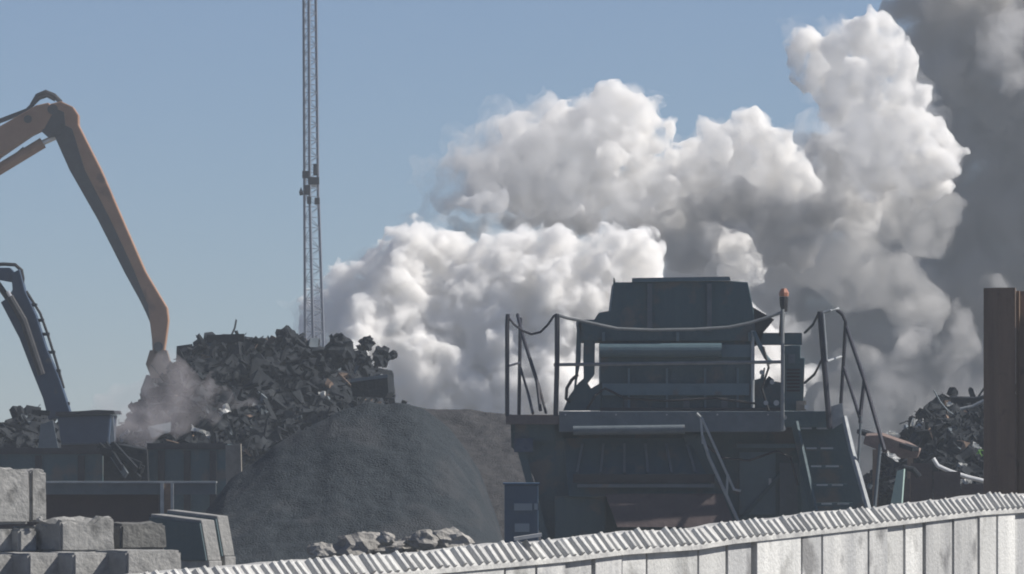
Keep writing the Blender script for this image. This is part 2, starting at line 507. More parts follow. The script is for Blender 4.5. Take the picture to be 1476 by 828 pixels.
billow('smoke_wisp', [(1290, 545, 40), (1340, 560, 34), (1240, 560, 30), (1360, 520, 30), (1375, 460, 34), (1230, 520, 26), (1470, 110, 34), (1445, 125, 22), (1476, 80, 20), (1290, 590, 44), (1350, 600, 40), (1400, 560, 40), (1250, 520, 30), (1320, 500, 40), (1390, 500, 34), (1200, 580, 34), (1240, 610, 36), (1440, 600, 34), (1440, 50, 44), (1480, 30, 50), (1420, 95, 24), (1410, 330, 30), (1440, 420, 36), (1180, 470, 30)],
       246, M_WISP, 'pale wisps drifting in front of the dark smoke above the tangled heap', 0.12, kids=(9, 7), disp=0.35, seed=23)
billow('sooty_smoke', [(548, 458, 9), (560, 444, 12), (576, 434, 11), (590, 440, 9), (680, 548, 13), (684, 520, 8), (686, 505, 6), (762, 442, 14), (776, 450, 11), (786, 462, 8), (740, 448, 10), (790, 568, 13), (768, 572, 11)],
       219, M_PUFF, 'small sooty puffs drifting across the bright smoke bank', 0.07, kids=(8, 6), disp=0.15, seed=29)
billow('dark_smoke', dark, 258, M_DARK, 'dark grey smoke plume spreading over the sky behind the white column', 0.24, kids=(9, 5), disp=0.25, seed=11, smooth=4)
dust = [(180, 570, 26, 0), (130, 615, 20, 0), (310, 600, 22, 0), (230, 508, 14, 0), (240, 518, 18, 0), (225, 530, 22, 0), (250, 540, 26, 0), (232, 542, 24, 0), (205, 560, 30, 0), (190, 585, 34, 0), (170, 612, 36, 0), (150, 632, 26, 0), (262, 566, 30, 0), (225, 598, 40, 0), (295, 566, 28, 0), (150, 588, 20, 0),
        (330, 570, 22, 0), (205, 626, 34, 0), (255, 604, 30, 0), (270, 536, 22, 0), (300, 545, 20, 0), (120, 640, 20, 0), (285, 590, 24, 0), (345, 588, 15, 0), (368, 578, 12, 0), (335, 574, 16, 0)]
billow('dust', dust, 108.5, M_DUST, 'pinkish dust cloud rising where the orange arm digs', 0.06, kids=(8, 6), disp=0.22, seed=13, smooth=1)

# ------------------------------------------------------------------ heaps
def heightfield(name, x0, x1, y0, y1, nx, ny, zf, m, kind='stuff'):
    vs = []
    for j in range(ny + 1):
        for i in range(nx + 1):
            x = x0 + (x1 - x0) * i / nx
            y = y0 + (y1 - y0) * j / ny
            vs.append((x, y, max(zf(x, y), -0.06)))
    fs = []
    for j in range(ny):
        for i in range(nx):
            a = j * (nx + 1) + i
            q = (a, a + 1, a + nx + 2, a + nx + 1)
            if max(vs[t][2] for t in q) > -0.05:
                fs.append(q)
    return mesh_from(name, vs, fs, m, kind)

def interp(prof, x):
    if x <= prof[0][0]: return prof[0][1]
    for (a, b), (c, d) in zip(prof[:-1], prof[1:]):
        if x <= c:
            t = (x - a) / (c - a)
            return b + (d - b) * t
    return prof[-1][1]

def ridge(prof_px, Yc, front, back, amp, freq, seed, power=1.0):
    prof = [(W(x, y, Yc).x, W(x, y, Yc).z) for x, y in prof_px]
    def zf(x, y):
        zt = interp(prof, x)
        d = (Yc - y) / front if y < Yc else (y - Yc) / back
        base = zt * (1 - abs(d) ** power) if abs(d) < 1 else -0.06 - (abs(d) - 1) * 2
        if base < -0.05: return base
        p = Vector((x * freq, y * freq, seed))
        return base + amp * fbm(p, 4, 0.55)
    return zf, prof

# dark cone of fines
st1 = [(262, 829), (290, 745), (330, 694), (400, 642), (480, 597), (530, 584), (575, 581), (610, 588), (650, 616), (690, 680), (720, 760), (745, 829)]
zf1, _ = ridge(st1, 88, 4.4, 4.0, 0.055, 1.7, 1.3)
o = heightfield('stockpile', -4.6, 0.1, 83.4, 92, 230, 200, zf1, M_PILE1)
tag(o, 'large dark grey cone of fine shredded material beside the screening machine', kind='stuff')
st2 = [(470, 829), (520, 690), (560, 600), (600, 588), (660, 589), (730, 594), (800, 600), (900, 640), (1000, 829)]
zf2, _ = ridge(st2, 93, 6.5, 4.0, 0.05, 2.0, 4.3)
o = heightfield('stockpile', -2.8, 2.8, 86, 97, 200, 180, zf2, M_PILE2)
tag(o, 'brownish grey pile of fines between the dark cone and the machine', kind='stuff')

CUBE_V = [Vector((x, y, z)) for x in (-.5, .5) for y in (-.5, .5) for z in (-.5, .5)]
CUBE_F = [(0, 1, 3, 2), (4, 6, 7, 5), (0, 4, 5, 1), (2, 3, 7, 6), (0, 2, 6, 4), (1, 5, 7, 3)]
def shard(V, Fc, c, s, rnd, kind):
    e = Euler((rnd.uniform(-1.2, 1.2), rnd.uniform(-1.2, 1.2), rnd.uniform(0, 6.3))).to_matrix()
    n0 = len(V)
    if kind == 3:                                   # bent rod
        p = Vector(c); d = e @ Vector((1, 0, 0)); d.z *= .3; d.normalize(); r = s * 0.07
        for j in range(4):
            u = Vector((0, 0, 1)).cross(d).normalized(); w = d.cross(u).normalized()
            V += [p + u * r, p + w * r, p - (u + w) * r * .7]
            p = p + d * s * 0.9
            d = (d + Vector((rnd.uniform(-1, 1), rnd.uniform(-1, 1), rnd.uniform(-1.2, .6))) * .5).normalized()
        for j in range(3):
            for q in range(3):
                a_, b_ = n0 + j * 3 + q, n0 + j * 3 + (q + 1) % 3
                Fc.append((a_, b_, b_ + 3, a_ + 3))
        return
    if kind == 0: dims = (s * rnd.uniform(0.6, 1.6), s * rnd.uniform(0.5, 1.2), s * rnd.uniform(0.05, 0.2))
    elif kind == 1: dims = (s * rnd.uniform(1.4, 3.0), s * rnd.uniform(0.10, 0.25), s * rnd.uniform(0.10, 0.25))
    else: dims = (s * rnd.uniform(0.6, 1.2), s * rnd.uniform(0.6, 1.2), s * rnd.uniform(0.5, 1.1))
    D = Vector(dims); c = Vector(c)
    for v in CUBE_V:
        V.append(c + e @ (v * D) + Vector((rnd.uniform(-1, 1), rnd.uniform(-1, 1), rnd.uniform(-1, 1))) * s * 0.16)
    for f in CUBE_F: Fc.append(tuple(n0 + i for i in f))

def scrap_heap(label, prof_px, Yc, front, back, amp, seed, nx, ny, nshard, smax, bright):
    rnd = random.Random(seed)
    zf, prof = ridge(prof_px, Yc, front, back, amp, 1.3, seed, 1.3)
    x0, x1 = prof[0][0], prof[-1][0]
    V, Fc, MI = [], [], []
    y0, y1 = Yc - front, Yc + back
    for j in range(ny + 1):
        for i in range(nx + 1):
            x = x0 + (x1 - x0) * i / nx; y = y0 + (y1 - y0) * j / ny
            V.append(Vector((x, y, max(zf(x, y), -0.06))))
    for j in range(ny):
        for i in range(nx):
            q0 = j * (nx + 1) + i
            q = (q0, q0 + 1, q0 + nx + 2, q0 + nx + 1)
            if max(V[t].z for t in q) > -0.05: Fc.append(q)
    MI += [0] * len(Fc)
    for i in range(nshard):
        x = rnd.uniform(x0, x1)
        y = rnd.uniform(Yc - front, Yc + back * 0.3)
        z = zf(x, y)
        if z < 0.0: continue
        s = smax * (rnd.uniform(1.0, 1.7) if i < nshard * 0.08 else rnd.uniform(0.25, 1.0) ** 1.5)
        shard(V, Fc, (x, y, z + s * 0.02), s, rnd, rnd.choice((0, 0, 0, 1, 1, 2, 3)))
        MI += [rnd.choice((1, 2)) if rnd.random() < bright else 0] * (len(Fc) - len(MI))
    core = mesh_from('scrap_heap', V, Fc, M_SCRAP, 'stuff', smooth=False)
    core.data.materials.append(M_DECK)
    core.data.materials.append(M_RUST)
    core.data.polygons.foreach_set('material_index', MI)
    return tag(core, label), zf

heapL = [(120, 672), (150, 640), (190, 606), (225, 568), (262, 522), (290, 500), (350, 494), (400, 494), (430, 494), (470, 505), (510, 512), (540, 535), (565, 584), (600, 645)]
_, zfL = scrap_heap('tall dark heap of mixed scrap rising behind the stockpile', heapL, 120, 11, 8, 0.22, 21, 190, 150, 7000, 0.20, 0.035)
heapR = [(1262, 690), (1300, 646), (1318, 616), (1345, 594), (1375, 585), (1405, 586), (1440, 580), (1500, 580), (1600, 640)]
_, zfR = scrap_heap('dark tangled scrap heap between the stairs and the rusty piles', heapR, 105, 10, 7, 0.22, 23, 140, 120, 5500, 0.17, 0.06)
heapS = [(-60, 640), (-20, 622), (20, 604), (45, 597), (70, 600), (95, 625), (120, 660)]
scrap_heap('low mound of dark scrap in front of the navy crane arm', heapS, 112, 6, 5, 0.10, 25, 60, 50, 700, 0.18, 0.05)

def lump(name, x, y, r, Y, m, label, cat, group=None, seed=0, squash=(1, 1, 1), rough=0.22, sub=3, flat=False):
    bm = bmesh.new()
    bmesh.ops.create_icosphere(bm, subdivisions=sub, radius=1.0)
    for v in bm.verts:
        n = fbm(v.co * (1.3 if flat else 1.9) + Vector((seed * 3.7, seed, 0)), 4, .6) * (1 if flat else 2.6)
        n2 = noise.cell(v.co * 1.7 + Vector((seed, 0, seed))) if flat else 0
        v.co *= 1 + rough * n + 0.10 * n2
        v.co = Vector((v.co.x * squash[0], v.co.y * squash[1], v.co.z * squash[2])) * (r * Y / F)
    me = bpy.data.meshes.new(name)
    bm.to_mesh(me); bm.free()
    me.materials.append(m)
    o = bpy.data.objects.new(name, me)
    COL.objects.link(o)
    o.location = W(x, y, Y)
    return tag(o, label, cat, group)

# distinct pieces of scrap that stand out of the heap
gs = 'round lumps of scrap on the shoulder of the tall heap'
lump('scrap_lump', 529, 496, 10, 116, M_SCRAP, 'dark round scrap lump standing highest above the shoulder of the tall heap', 'scrap', gs, 1)
lump('scrap_lump', 549, 514, 13, 115, M_SCRAP, 'biggest dark scrap lump just above the box shaped scrap', 'scrap', gs, 2)
lump('scrap_lump', 522, 517, 10, 115, M_SCRAP, 'grey round scrap lump tucked under the highest lump', 'scrap', gs, 3)
lump('scrap_lump', 567, 512, 6, 117, M_SCRAP, 'smallest dark scrap lump, alone against the white smoke', 'scrap', gs, 4)
lump('scrap_lump', 413, 490, 15, 119, M_SCRAP, 'mossy dark lump on the crest of the tall heap beside the mast', 'scrap', gs, 5)
lump('scrap_lump', 490, 505, 20, 117, M_SCRAP, 'broad dark bulge of scrap beside the foot of the mast', 'scrap', gs, 6)
t = thing('scrap_box', 'crumpled dark box jutting from the shoulder of the tall heap', 'scrap', W(535, 575, 114))
MB().prism([W(505, 548, 114), W(558, 541, 114), W(560, 566, 114), W(555, 574, 114), W(508, 572, 114)], (0.1, 0.5, 0)).build('shell', M_SCRAP, t)
MB().bar(W(505, 549, 113.9), W(559, 542, 113.9), 0.05, 0.06).build('rim', M_DECK, t)
t = thing('scrap_girder', 'long dark girder lying along the crest of the tall heap', 'scrap', W(322, 495, 119))
MB().bar(W(298, 489, 119), W(352, 487, 119), 0.10, 0.14).build('flange', M_SCRAP, t)
MB().span(W(347, 490, 118.95), W(352, 482, 119.1)).build('stub', M_SCRAP, t)
def chip(x, y, w, h, a, Y, m, label, zoff=0):
    bm = MB()
    zf = zfL if x < 640 else zfR
    q = 92.0
    while q < 121:                                   # rest it on the slope of its heap
        p = W(x, y, q)
        if zf(p.x, p.y) > p.z:
            Y = q - .62
            break
        q += .05
    c = W(x, y, Y)
    k = Y / F
    w *= 1.35; h *= 1.45
    ca, sa = math.cos(R(a)), math.sin(R(a))
    nu = 5
    grid = []
    for j in range(3):
        row = []
        for i in range(nu + 1):
            u = (i / nu - .5) * w * k * .95
            v = (j / 2 - .5) * h * k * .8 * random.uniform(.45, 1.15)
            u += random.uniform(-.06, .06) * w * k
            row.append(bm.bm.verts.new(c + Vector((u * ca - v * sa, random.uniform(-.35, .35) * h * k, u * sa + v * ca + random.uniform(-.12, .12) * h * k))))
        grid.append(row)
    for j in range(2):
        for i in range(nu):
            bm.bm.faces.new((grid[j][i], grid[j][i + 1], grid[j + 1][i + 1], grid[j + 1][i]))
    r_ = bmesh.ops.solidify(bm.bm, geom=bm.bm.faces[:], thickness=.012)
    return tag(bm.build('scrap_fragment', m, at=c), label, 'scrap', 'bright fragments in the scrap')
chip(323, 591, 13, 11, 30, 109, M_SHINE, 'pale round fragment shining near the top of the dark scrap slope')
chip(289, 622, 24, 9, -25, 108, M_SHINE, 'long bent bright metal strip in the scrap above the dark skip')
chip(375, 588, 18, 10, -40, 110, M_DECK, 'dull grey folded fragment on the scrap slope')
chip(464, 569, 8, 9, 0, 111, M_SHINE, 'small white fragment just above the stockpile crest')
chip(430, 602, 9, 6, 10, 108.9, M_DECK, 'small grey fragment at the edge of the stockpile')
chip(188, 629, 22, 14, 10, 106, M_SHINE, 'pale crumpled sheet at the foot of the dust cloud')
chip(212, 624, 20, 10, -20, 106.3, M_DECK, 'grey bent plate beside the pale crumpled sheet')
chip(240, 642, 9, 5, 0, 105.8, M_SHINE, 'tiny bright flake over the rim of the dark skip')
chip(297, 590, 8, 10, 40, 109.5, M_DECK, 'narrow grey flake beside the pale round fragment')
chip(330, 622, 8, 16, 15, 108.5, M_DECK, 'upright grey sliver above the timber post')
chip(240, 556, 26, 6, -8, 113.5, M_DECK, 'long thin pale strip showing through the dust')
chip(1326, 612, 14, 8, 35, 97, M_SHINE, 'bright white flake on the shoulder of the tangled heap')
chip(1317, 609, 5, 12, -20, 97.5, M_SHINE, 'thin upright white sliver beside the bright flake')
chip(1369, 582, 7, 6, 0, 100, M_SHINE, 'little white glint near the top of the tangled heap')
chip(1408, 643, 11, 6, -30, 96, M_SHINE, 'white fragment just above the lime green one')
chip(1416, 653, 12, 9, -20, 95.8, M_GREEN, 'lime green fragment beside the rusty piles')
chip(1387, 670, 10, 6, -5, 94.5, M_SHINE, 'white fragment lying over the white pole')
chip(1393, 695, 13, 8, -10, 92, M_SHINE, 'white fragment lying under the white pole')
chip(1407, 706, 12, 9, 10, 92, M_DECK, 'grey crumpled fragment low beside the rusty piles')
chip(1286, 624, 13, 6, -5, 94, M_SHINE, 'pale flat fragment on the brown belt')
chip(1287, 658, 16, 7, -30, 92, M_SHINE, 'pale tilted fragment under the brown belt')
t = thing('scrap_sheet', 'dark bent sheet sticking out of the top of the tangled heap', 'scrap', W(1395, 585, 101))
MB().prism([W(1370, 573, 101), W(1408, 574, 101), W(1424, 570, 101), W(1424, 577, 101), W(1385, 583, 101), W(1371, 581, 101)], (0, 0.12, 0.02)).build('sheet', M_SCRAP, t)
MB().tube([W(1384, 590, 100.6), W(1402, 586, 100.6), W(1424, 575, 100.6)], 0.025).build('edge_pipe', M_GALV, t)

# ------------------------------------------------------------------ excavator with the orange arm
EY = 165.0
ex = thing('material_handler', 'orange excavator arm bent over the scrap heap, its stick reaching down', 'excavator', W(-330, 0, EY) * Vector((1, 1, 0)) if False else Vector((W(-330, 0, EY).x, EY, 0)))
def arm(poly, Y, w): return MB().prism([W(x, y, Y) for x, y in poly], (0, w, 0))
arm([(-330, 520), (-300, 470), (-180, 330), (-60, 232), (0, 182), (52, 152), (70, 148), (78, 160), (64, 186), (45, 195), (0, 226), (-60, 282), (-170, 392), (-280, 520)], EY - 0.35, 0.7).build('boom', M_ORNG, ex, 0.03)
st = arm([(72, 150), (88, 146), (105, 154), (113, 166), (113, 180), (146, 245), (177, 317), (210, 392), (229, 424), (241, 444), (243, 462), (239, 492), (236, 512), (220, 512), (219, 490), (216, 465), (203, 434), (180, 392), (142, 317), (101, 245), (78, 192)], EY - 0.30, 0.6)
stick = st.build('stick', M_ORNG, ex, 0.03)
arm([(77, 193), (88, 178), (104, 186), (122, 245), (159, 317), (193, 390), (213, 440), (216, 463), (202, 434), (179, 392), (141, 317), (100, 245)], EY - 0.34, 0.68).build('painted_shade_strip', M_BLACK, stick)  # black strip painting the shaded left underside of the stick
for yy in (-0.34, 0.30):
    arm([(62, 158), (74, 154), (92, 162), (94, 180), (86, 196), (70, 199), (60, 190)], EY + yy, 0.04).build('link_plate', M_BLACK, ex)
MB().tube([W(46, 152, EY), W(54, 138, EY), W(66, 133, EY), (W(78, 138, EY)), W(88, 148, EY)], 0.06).build('hose', M_RUBBER, ex)
MB().tube([W(40, 158, EY + .25), W(56, 142, EY + .25), W(68, 138, EY + .25), W(80, 144, EY + .25)], 0.05).build('hose', M_RUBBER, ex)
MB().bar(W(-40, 190, EY), W(46, 157, EY), 0.25, 0.10).build('pipe_bundle', M_BLACK, ex)
cyl = MB().tube([W(-60, 280, EY), W(62, 206, EY)], 0.14, 12).build('cylinder', M_ORNG, ex)
MB().tube([W(62, 206, EY), W(86, 195, EY)], 0.07, 10).build('rod', M_CHROME, cyl)
MB().tube([W(-90, 320, EY + .1), W(35, 214, EY + .1)], 0.05).build('return_pipe', M_BLACK, ex)
for (x, y, r) in ((76, 158, .13), (84, 188, .11), (40, 172, .10), (228, 500, .12)):
    MB().tube([W(x, y, EY - .42), W(x, y, EY + .42)], r, 12).build('pin', M_BLACK, ex)
arm([(216, 505), (240, 505), (246, 525), (238, 545), (218, 545), (210, 525)], EY - 0.3, 0.6).build('grapple_head', M_RUST, ex)
for a in range(4):
    cx, cyy = W(228, 545, EY).x, EY
    dx, dy = math.cos(a * math.pi / 2 + .5), math.sin(a * math.pi / 2 + .5)
    z0 = W(228, 543, EY).z
    MB().tube([(cx + .2 * dx, cyy + .2 * dy, z0), (cx + .34 * dx, cyy + .34 * dy, z0 - .35), (cx + .38 * dx, cyy + .38 * dy, z0 - .8), (cx + .12 * dx, cyy + .12 * dy, z0 - 1.3)], [.12, .13, .11, .04], 6).build('grapple_tine', M_BLACK, ex)
ox = ex.location.x
MB().box((ox, EY, 1.9), (3.6, 2.8, 1.5)).build('upper_body', M_ORNG, ex, 0.06)
MB().box((ox + 2.2, EY - 0.8, 2.6), (1.2, 1.0, 1.7)).build('cab', M_BLACK, ex, 0.05)
for s in (-1, 1):
    MB().box((ox, EY + s * 1.2, 0.45), (4.2, 0.6, 0.9)).build('track', M_BLACK, ex, 0.2)
MB().box((ox, EY, 0.95), (1.6, 1.6, 0.5)).build('turntable', M_BLACK, ex)

# ------------------------------------------------------------------ navy loading crane at the left edge
BY = 108.0
lc = thing('loading_crane', 'navy crane arm leaning up from a dark flat topped cab at the edge', 'crane', W(115, 640, BY) * Vector((1, 1, 0)) + Vector((0, 0, 0)))
arm([(70, 606), (62, 575), (46, 535), (28, 488), (1, 436), (10, 430), (18, 418), (16, 395), (28, 388), (36, 420), (52, 455), (66, 500), (86, 548), (103, 600)], BY - 0.2, 0.42).build('main_arm', M_BLUE, lc, 0.015)
MB().tube([W(-20, 383, BY), W(5, 381, BY), (W(22, 382, BY)), W(31, 390, BY), W(33, 402, BY), W(31, 414, BY)], 0.03).build('hose', M_RUBBER, lc)
arm([(-60, 378), (-10, 386), (14, 386), (24, 396), (22, 408), (0, 404), (-60, 400)], BY - 0.12, 0.26).build('jib', M_BLUE, lc, 0.01)
MB().tube([W(-4, 408, BY - .1), W(14, 434, BY - .1)], 0.05).build('link_rod', M_BLACK, lc)
c2 = MB().tube([W(14, 428, BY - .28), W(34, 462, BY - .28), W(60, 540, BY - .28)], 0.06).build('cylinder', M_BLACK, lc)
MB().tube([W(11, 420, BY - .28), W(28, 452, BY - .28)], 0.03).build('rod', M_CHROME, c2)
MB().tube([W(38, 420, BY), W(58, 452, BY), W(68, 480, BY), W(80, 518, BY), W(92, 560, BY)], 0.022).build('hydraulic_line', M_RUBBER, lc)
for i, (x, y) in enumerate([(48, 440), (58, 462), (66, 482), (74, 508), (82, 535), (95, 582)]):
    MB().box(W(x, y, BY), (0.12, 0.2, 0.05)).build('hose_clamp', M_BLACK, lc)
MB().px([(80, 594), (112, 593), (140, 591), (164, 592), (166, 597), (80, 600)], BY - 0.9, 1.9).build('cab_roof', M_BLACK, lc)
MB().px([(82, 600), (160, 598), (157, 640), (88, 642)], BY - 0.8, 1.7).build('cab', M_BLUE, lc, 0.03)
MB().px([(88, 640), (157, 640), (157, 725), (88, 725)], BY - 0.7, 1.5).build('pedestal', M_BLACK, lc)
MB().px([(157, 600), (163, 600), (166, 640), (158, 640)], BY - 0.6, 0.05).build('side_plate', M_GALV, lc)

t = thing('steel_plate', 'dull trapezoid plate propped on the low mound beside the navy arm', 'scrap', W(68, 646, 105))
MB().prism([W(58, 612, 105), W(76, 606, 105), W(84, 646, 105), W(55, 646, 105)], (0, 0.06, 0)).build('plate', M_DECK, t)
MB().bar(W(46, 594, 105), W(72, 596, 105), 0.08, 0.08).build('top_angle', M_SCRAP, t)

# ------------------------------------------------------------------ dark skips, posts, beam
def skip(label, x0, x1, ytop, Y, depth, ribs, m):
    zt = W(x0, ytop, Y).z
    xa, xb = W(x0, 0, Y).x, W(x1, 0, Y).x
    t = thing('scrap_skip', label, 'skip', ((xa + xb) / 2, Y, 0), 'dark open skips in front of the scrap')
    MB().span((xa, Y, 0.05), (xb, Y + 0.06, zt)).build('front_side', m, t)
    MB().span((xa, Y + depth - 0.06, 0.05), (xb, Y + depth, zt)).build('rear_side', m, t)
    MB().span((xa, Y + 0.062, 0.05), (xa + 0.06, Y + depth - 0.062, zt)).build('end_wall', m, t)
    MB().span((xb - 0.06, Y + 0.062, 0.05), (xb, Y + depth - 0.062, zt)).build('end_wall', m, t)
    MB().span((xa + .062, Y + 0.062, 0.06), (xb - .062, Y + depth - 0.062, 0.12)).build('base', m, t)
    MB().span((xa - 0.02, Y - 0.05, zt - 0.07), (xb + 0.02, Y - 0.002, zt + 0.02)).build('rim', M_BLACK, t)
    for i in range(ribs):
        x = xa + (xb - xa) * (i + 0.5) / ribs
        MB().span((x - 0.05, Y - 0.045, 0.1), (x + 0.05, Y - 0.003, zt - 0.09)).build('rib', M_BLACK, t)
    return t
skip('long dark steel skip behind the stacked concrete blocks', -160, 148, 648, 98, 2.2, 5, M_MACH)
skip('dark steel skip with scrap heaped over its rim beside the timber post', 214, 326, 641, 98.5, 2.2, 3, M_MACH)
t = thing('scrap_bundle', 'tangle of dull strips spilling out between the two dark skips', 'scrap', W(178, 690, 98))
for i in range(9):
    a = W(random.uniform(140, 165), random.uniform(640, 655), 98 - random.uniform(0, .4)); b = W(random.uniform(175, 210), random.uniform(670, 694), 97.6 - random.uniform(0, .4))
    MB().bar(a, b, 0.03, 0.10).build('strip', random.choice((M_DECK, M_SCRAP, M_SCRAP)), t)
MB().px([(146, 650), (170, 640), (212, 648), (214, 698), (146, 698)], 98.2, 1.2).build('bale', M_SCRAP, t, 0.02)
t = MB().px([(325, 642), (347, 640), (349, 735), (326, 735)], 95, 0.25).build('timber_post', M_WOOD, at=Vector((W(337, 0, 95).x, 95, 0)))
tag(t, 'broad weathered timber post standing at the end of the dark skip', 'post')
bm_y = 86.0
t = thing('guard_beam', 'long pale edged steel beam on a rusty panel behind the concrete blocks', 'barrier', Vector((W(185, 0, bm_y).x, bm_y, 0)))
MB().span(W(-60, 713, bm_y), W(311, 697, bm_y) + Vector((0, 0.12, 0))).build('beam', M_DECK, t)
MB().span(W(-60, 697, bm_y - .04) + Vector((0, 0, 0.003)), W(312, 694, bm_y) + Vector((0, 0.22, 0))).build('top_flange', M_GALV, t)
MB().span(Vector((W(-60, 0, bm_y).x, bm_y + .13, 0)), W(228, 713, bm_y) + Vector((0, 0.20, -0.003))).build('lower_panel', mat('dark_maroon', (0.040, 0.024, 0.026), (0.06, 0.04, 0.04), 3, 0.85), t)
MB().span(W(231, 742, bm_y - .1), W(236, 697, bm_y - .1) + Vector((0, .09, 0))).build('post', M_GALV, t)
MB().span(W(246, 742, bm_y - .1), W(250, 697, bm_y - .1) + Vector((0, .09, 0))).build('post', M_GALV, t)
MB().span(W(236, 740, bm_y - .06), W(246, 697, bm_y - .06) + Vector((0, .04, 0))).build('web', M_RUST, t)
MB().span(Vector((W(231, 0, bm_y).x, bm_y - .1, 0)), W(250, 743, bm_y) + Vector((0, .12, 0))).build('footing', M_BLOCK, t)

# ------------------------------------------------------------------ lattice mast
MY = 185.0
mt = thing('lattice_mast', 'tall thin three legged lattice mast standing behind the scrap heap', 'mast', Vector((W(452, 0, MY).x, MY, 0)))
k = MY / F
ytop, ymid, ybot = -60, 283, W(0, 0, MY).y
def legpts(xs, yo):
    return [W(x, y, MY) + Vector((0, yo, 0)) for x, y in xs]
zb = HZ + CZ / k
lower = [[(435.5, zb), (440, 490), (439, 285)], [(452, zb), (452, 490), (447, 285)], [(472, zb), (466, 490), (459, 285)]]
upper = [[(439, 283), (437.5, -60)], [(447, 283), (445.5, -60)], [(458.5, 283), (454.5, -60)]]
yo = (0.0, -0.42, 0.05)
LP = []
for i in range(3):
    full = lower[i] + upper[i]
    o = MB().tube(legpts(full, yo[i]), 0.040, 6).build('leg', M_MAST, mt)
    LP.append(full)
def legx(i, y):
    P = sorted(LP[i], key=lambda a: a[1])
    return interp([(b, a) for a, b in P], y)
br = MB()
y = -50.0
flip = 0
while y < 505:
    st_ = 11.5 if y < 283 else 15
    for (a, b) in ((0, 1), (1, 2), (0, 2)):
        pa = W(legx(a, y), y, MY) + Vector((0, yo[a], 0)); pb = W(legx(b, y + st_), y + st_, MY) + Vector((0, yo[b], 0))
        pc = W(legx(b, y), y, MY) + Vector((0, yo[b], 0)); pd = W(legx(a, y + st_), y + st_, MY) + Vector((0, yo[a], 0))
        if flip % 2: br.tube([pa, pb], 0.008, 4)
        else: br.tube([pc, pd], 0.008, 4)
        br.tube([pa, pc], 0.007, 4)
    y += st_; flip += 1
o = br.build('bracing', M_MAST, mt); o['kind'] = 'stuff'
for (x, y, w, h, m) in ((441.5, 253, 8, 9, M_BLACK), (455.5, 246, 5, 14, M_BLACK), (453, 262, 13, 9, M_BLACK), (443.5, 275, 7, 12, M_BLACK), (446.5, 290, 5, 9, M_BLACK), (458, 291, 6, 8, M_BLACK)):
    MB().box(W(x, y, MY) + Vector((0, -0.60 + random.uniform(0, .1), 0)), (w * 1.25 * k, 0.12, h * 1.2 * k)).build('antenna', m, mt, 0.02)
MB().prism([W(431, 277, MY), (W(434, 270, MY)), W(437.5, 281, MY), W(432, 282, MY)], (0, .2, 0)).build('dish', M_BLACK, mt)
MB().box(W(453, 269, MY) + Vector((0, -.3, 0)), (8 * k, .05, 4 * k)).build('bracket', M_SHINE, mt)
MB().bar(W(433, 276, MY), W(445, 276, MY), 0.03, 0.03).build('dish_arm', M_MAST, mt)

# ------------------------------------------------------------------ screening machine
Q = 80.0
mc = thing('screening_machine', 'dark teal screening machine with a hopper, guard rails and stairs', 'machine', Vector((W(960, 0, Q).x, Q, 0)))
def P(name, poly, Y, d, m, bevel=0.0, par=None):
    return MB().px(poly, Y, d).build(name, m, par or mc, bevel)
def Bx(name, x0, y0, x1, y1, Y, d, m, bevel=0.0, par=None):
    return MB().span(W(x0, y0, Y), W(x1, y1, Y) + Vector((0, d, 0))).build(name, m, par or mc, bevel)
# hopper
hop = P('hopper', [(885, 407), (912, 407), (1052, 405), (1078, 407), (1086, 446), (1090, 492), (836, 492), (832, 461), (857, 461), (863, 451), (880, 448)], Q, 1.9, M_MACH, 0.01)
P('hopper_rim', [(911, 407), (911, 401), (1052, 399), (1053, 404.5)], Q - .06, 0.10, M_TEAL, 0, hop)
P('spike', [(884, 412), (884.2, 400), (886, 402), (888, 412)], Q - .03, 0.06, M_MACH, 0, hop)
Bx('stiffener', 933, 478, 940, 409, Q - .05, .05, M_DECK, 0, hop)
Bx('stiffener', 1019, 478, 1026, 409, Q - .05, .05, M_DECK, 0, hop)
P('side_wing', [(1080, 440), (1092, 447), (1116, 461), (1100, 480), (1095, 497), (1089, 497), (1084, 455)], Q + .1, 1.6, M_BLACK, 0, hop)
# left upright with gaps
P('side_post', [(832, 466), (838, 466), (837, 520), (832, 548), (829, 575), (826, 575), (829, 545)], Q, .3, M_MACH)
P('side_post', [(842, 466), (858, 470), (857, 540), (842, 560), (841, 520)], Q + .02, .3, M_MACH)
P('side_bracket', [(820, 572), (834, 552), (842, 545), (852, 560), (866, 552), (866, 592), (812, 592)], Q + .04, .5, M_MACH)
MB().tube([W(833, 540, Q), W(824, 548, Q), W(817, 560, Q), W(816, 575, Q), W(822, 580, Q)], 0.02).build('hose', M_RUBBER, mc)
# body bands
Bx('body', 866, 592, 1084, 492, Q + .06, 1.7, M_MACH, 0.01)
r1 = MB().tube([W(864, 505, Q - .05), W(1040, 505, Q - .05)], 0.085, 16).build('top_roller', M_TEAL, mc, smooth=False)
Bx('upper_band', 866, 515, 1082, 497, Q + .02, .038, M_TEAL)
Bx('lower_band', 868, 570, 1080, 553, Q - .02, .078, M_TEAL)
Bx('edge_angle', 866, 594, 1126, 588, Q - .10, .15, M_BLACK)
for x in (900, 985, 1040):
    Bx('bolt_plate', x, 588, x + 9, 573, Q + .03, .028, M_DECK)
# deck beam
Bx('deck_beam', 806, 623, 1128, 593, Q - .22, 0.5, M_DECK, 0.008)
MB().tube([W(826, 621, Q - .28), W(987, 619, Q - .28)], 0.055, 14).build('tail_roller', M_DECK, mc)
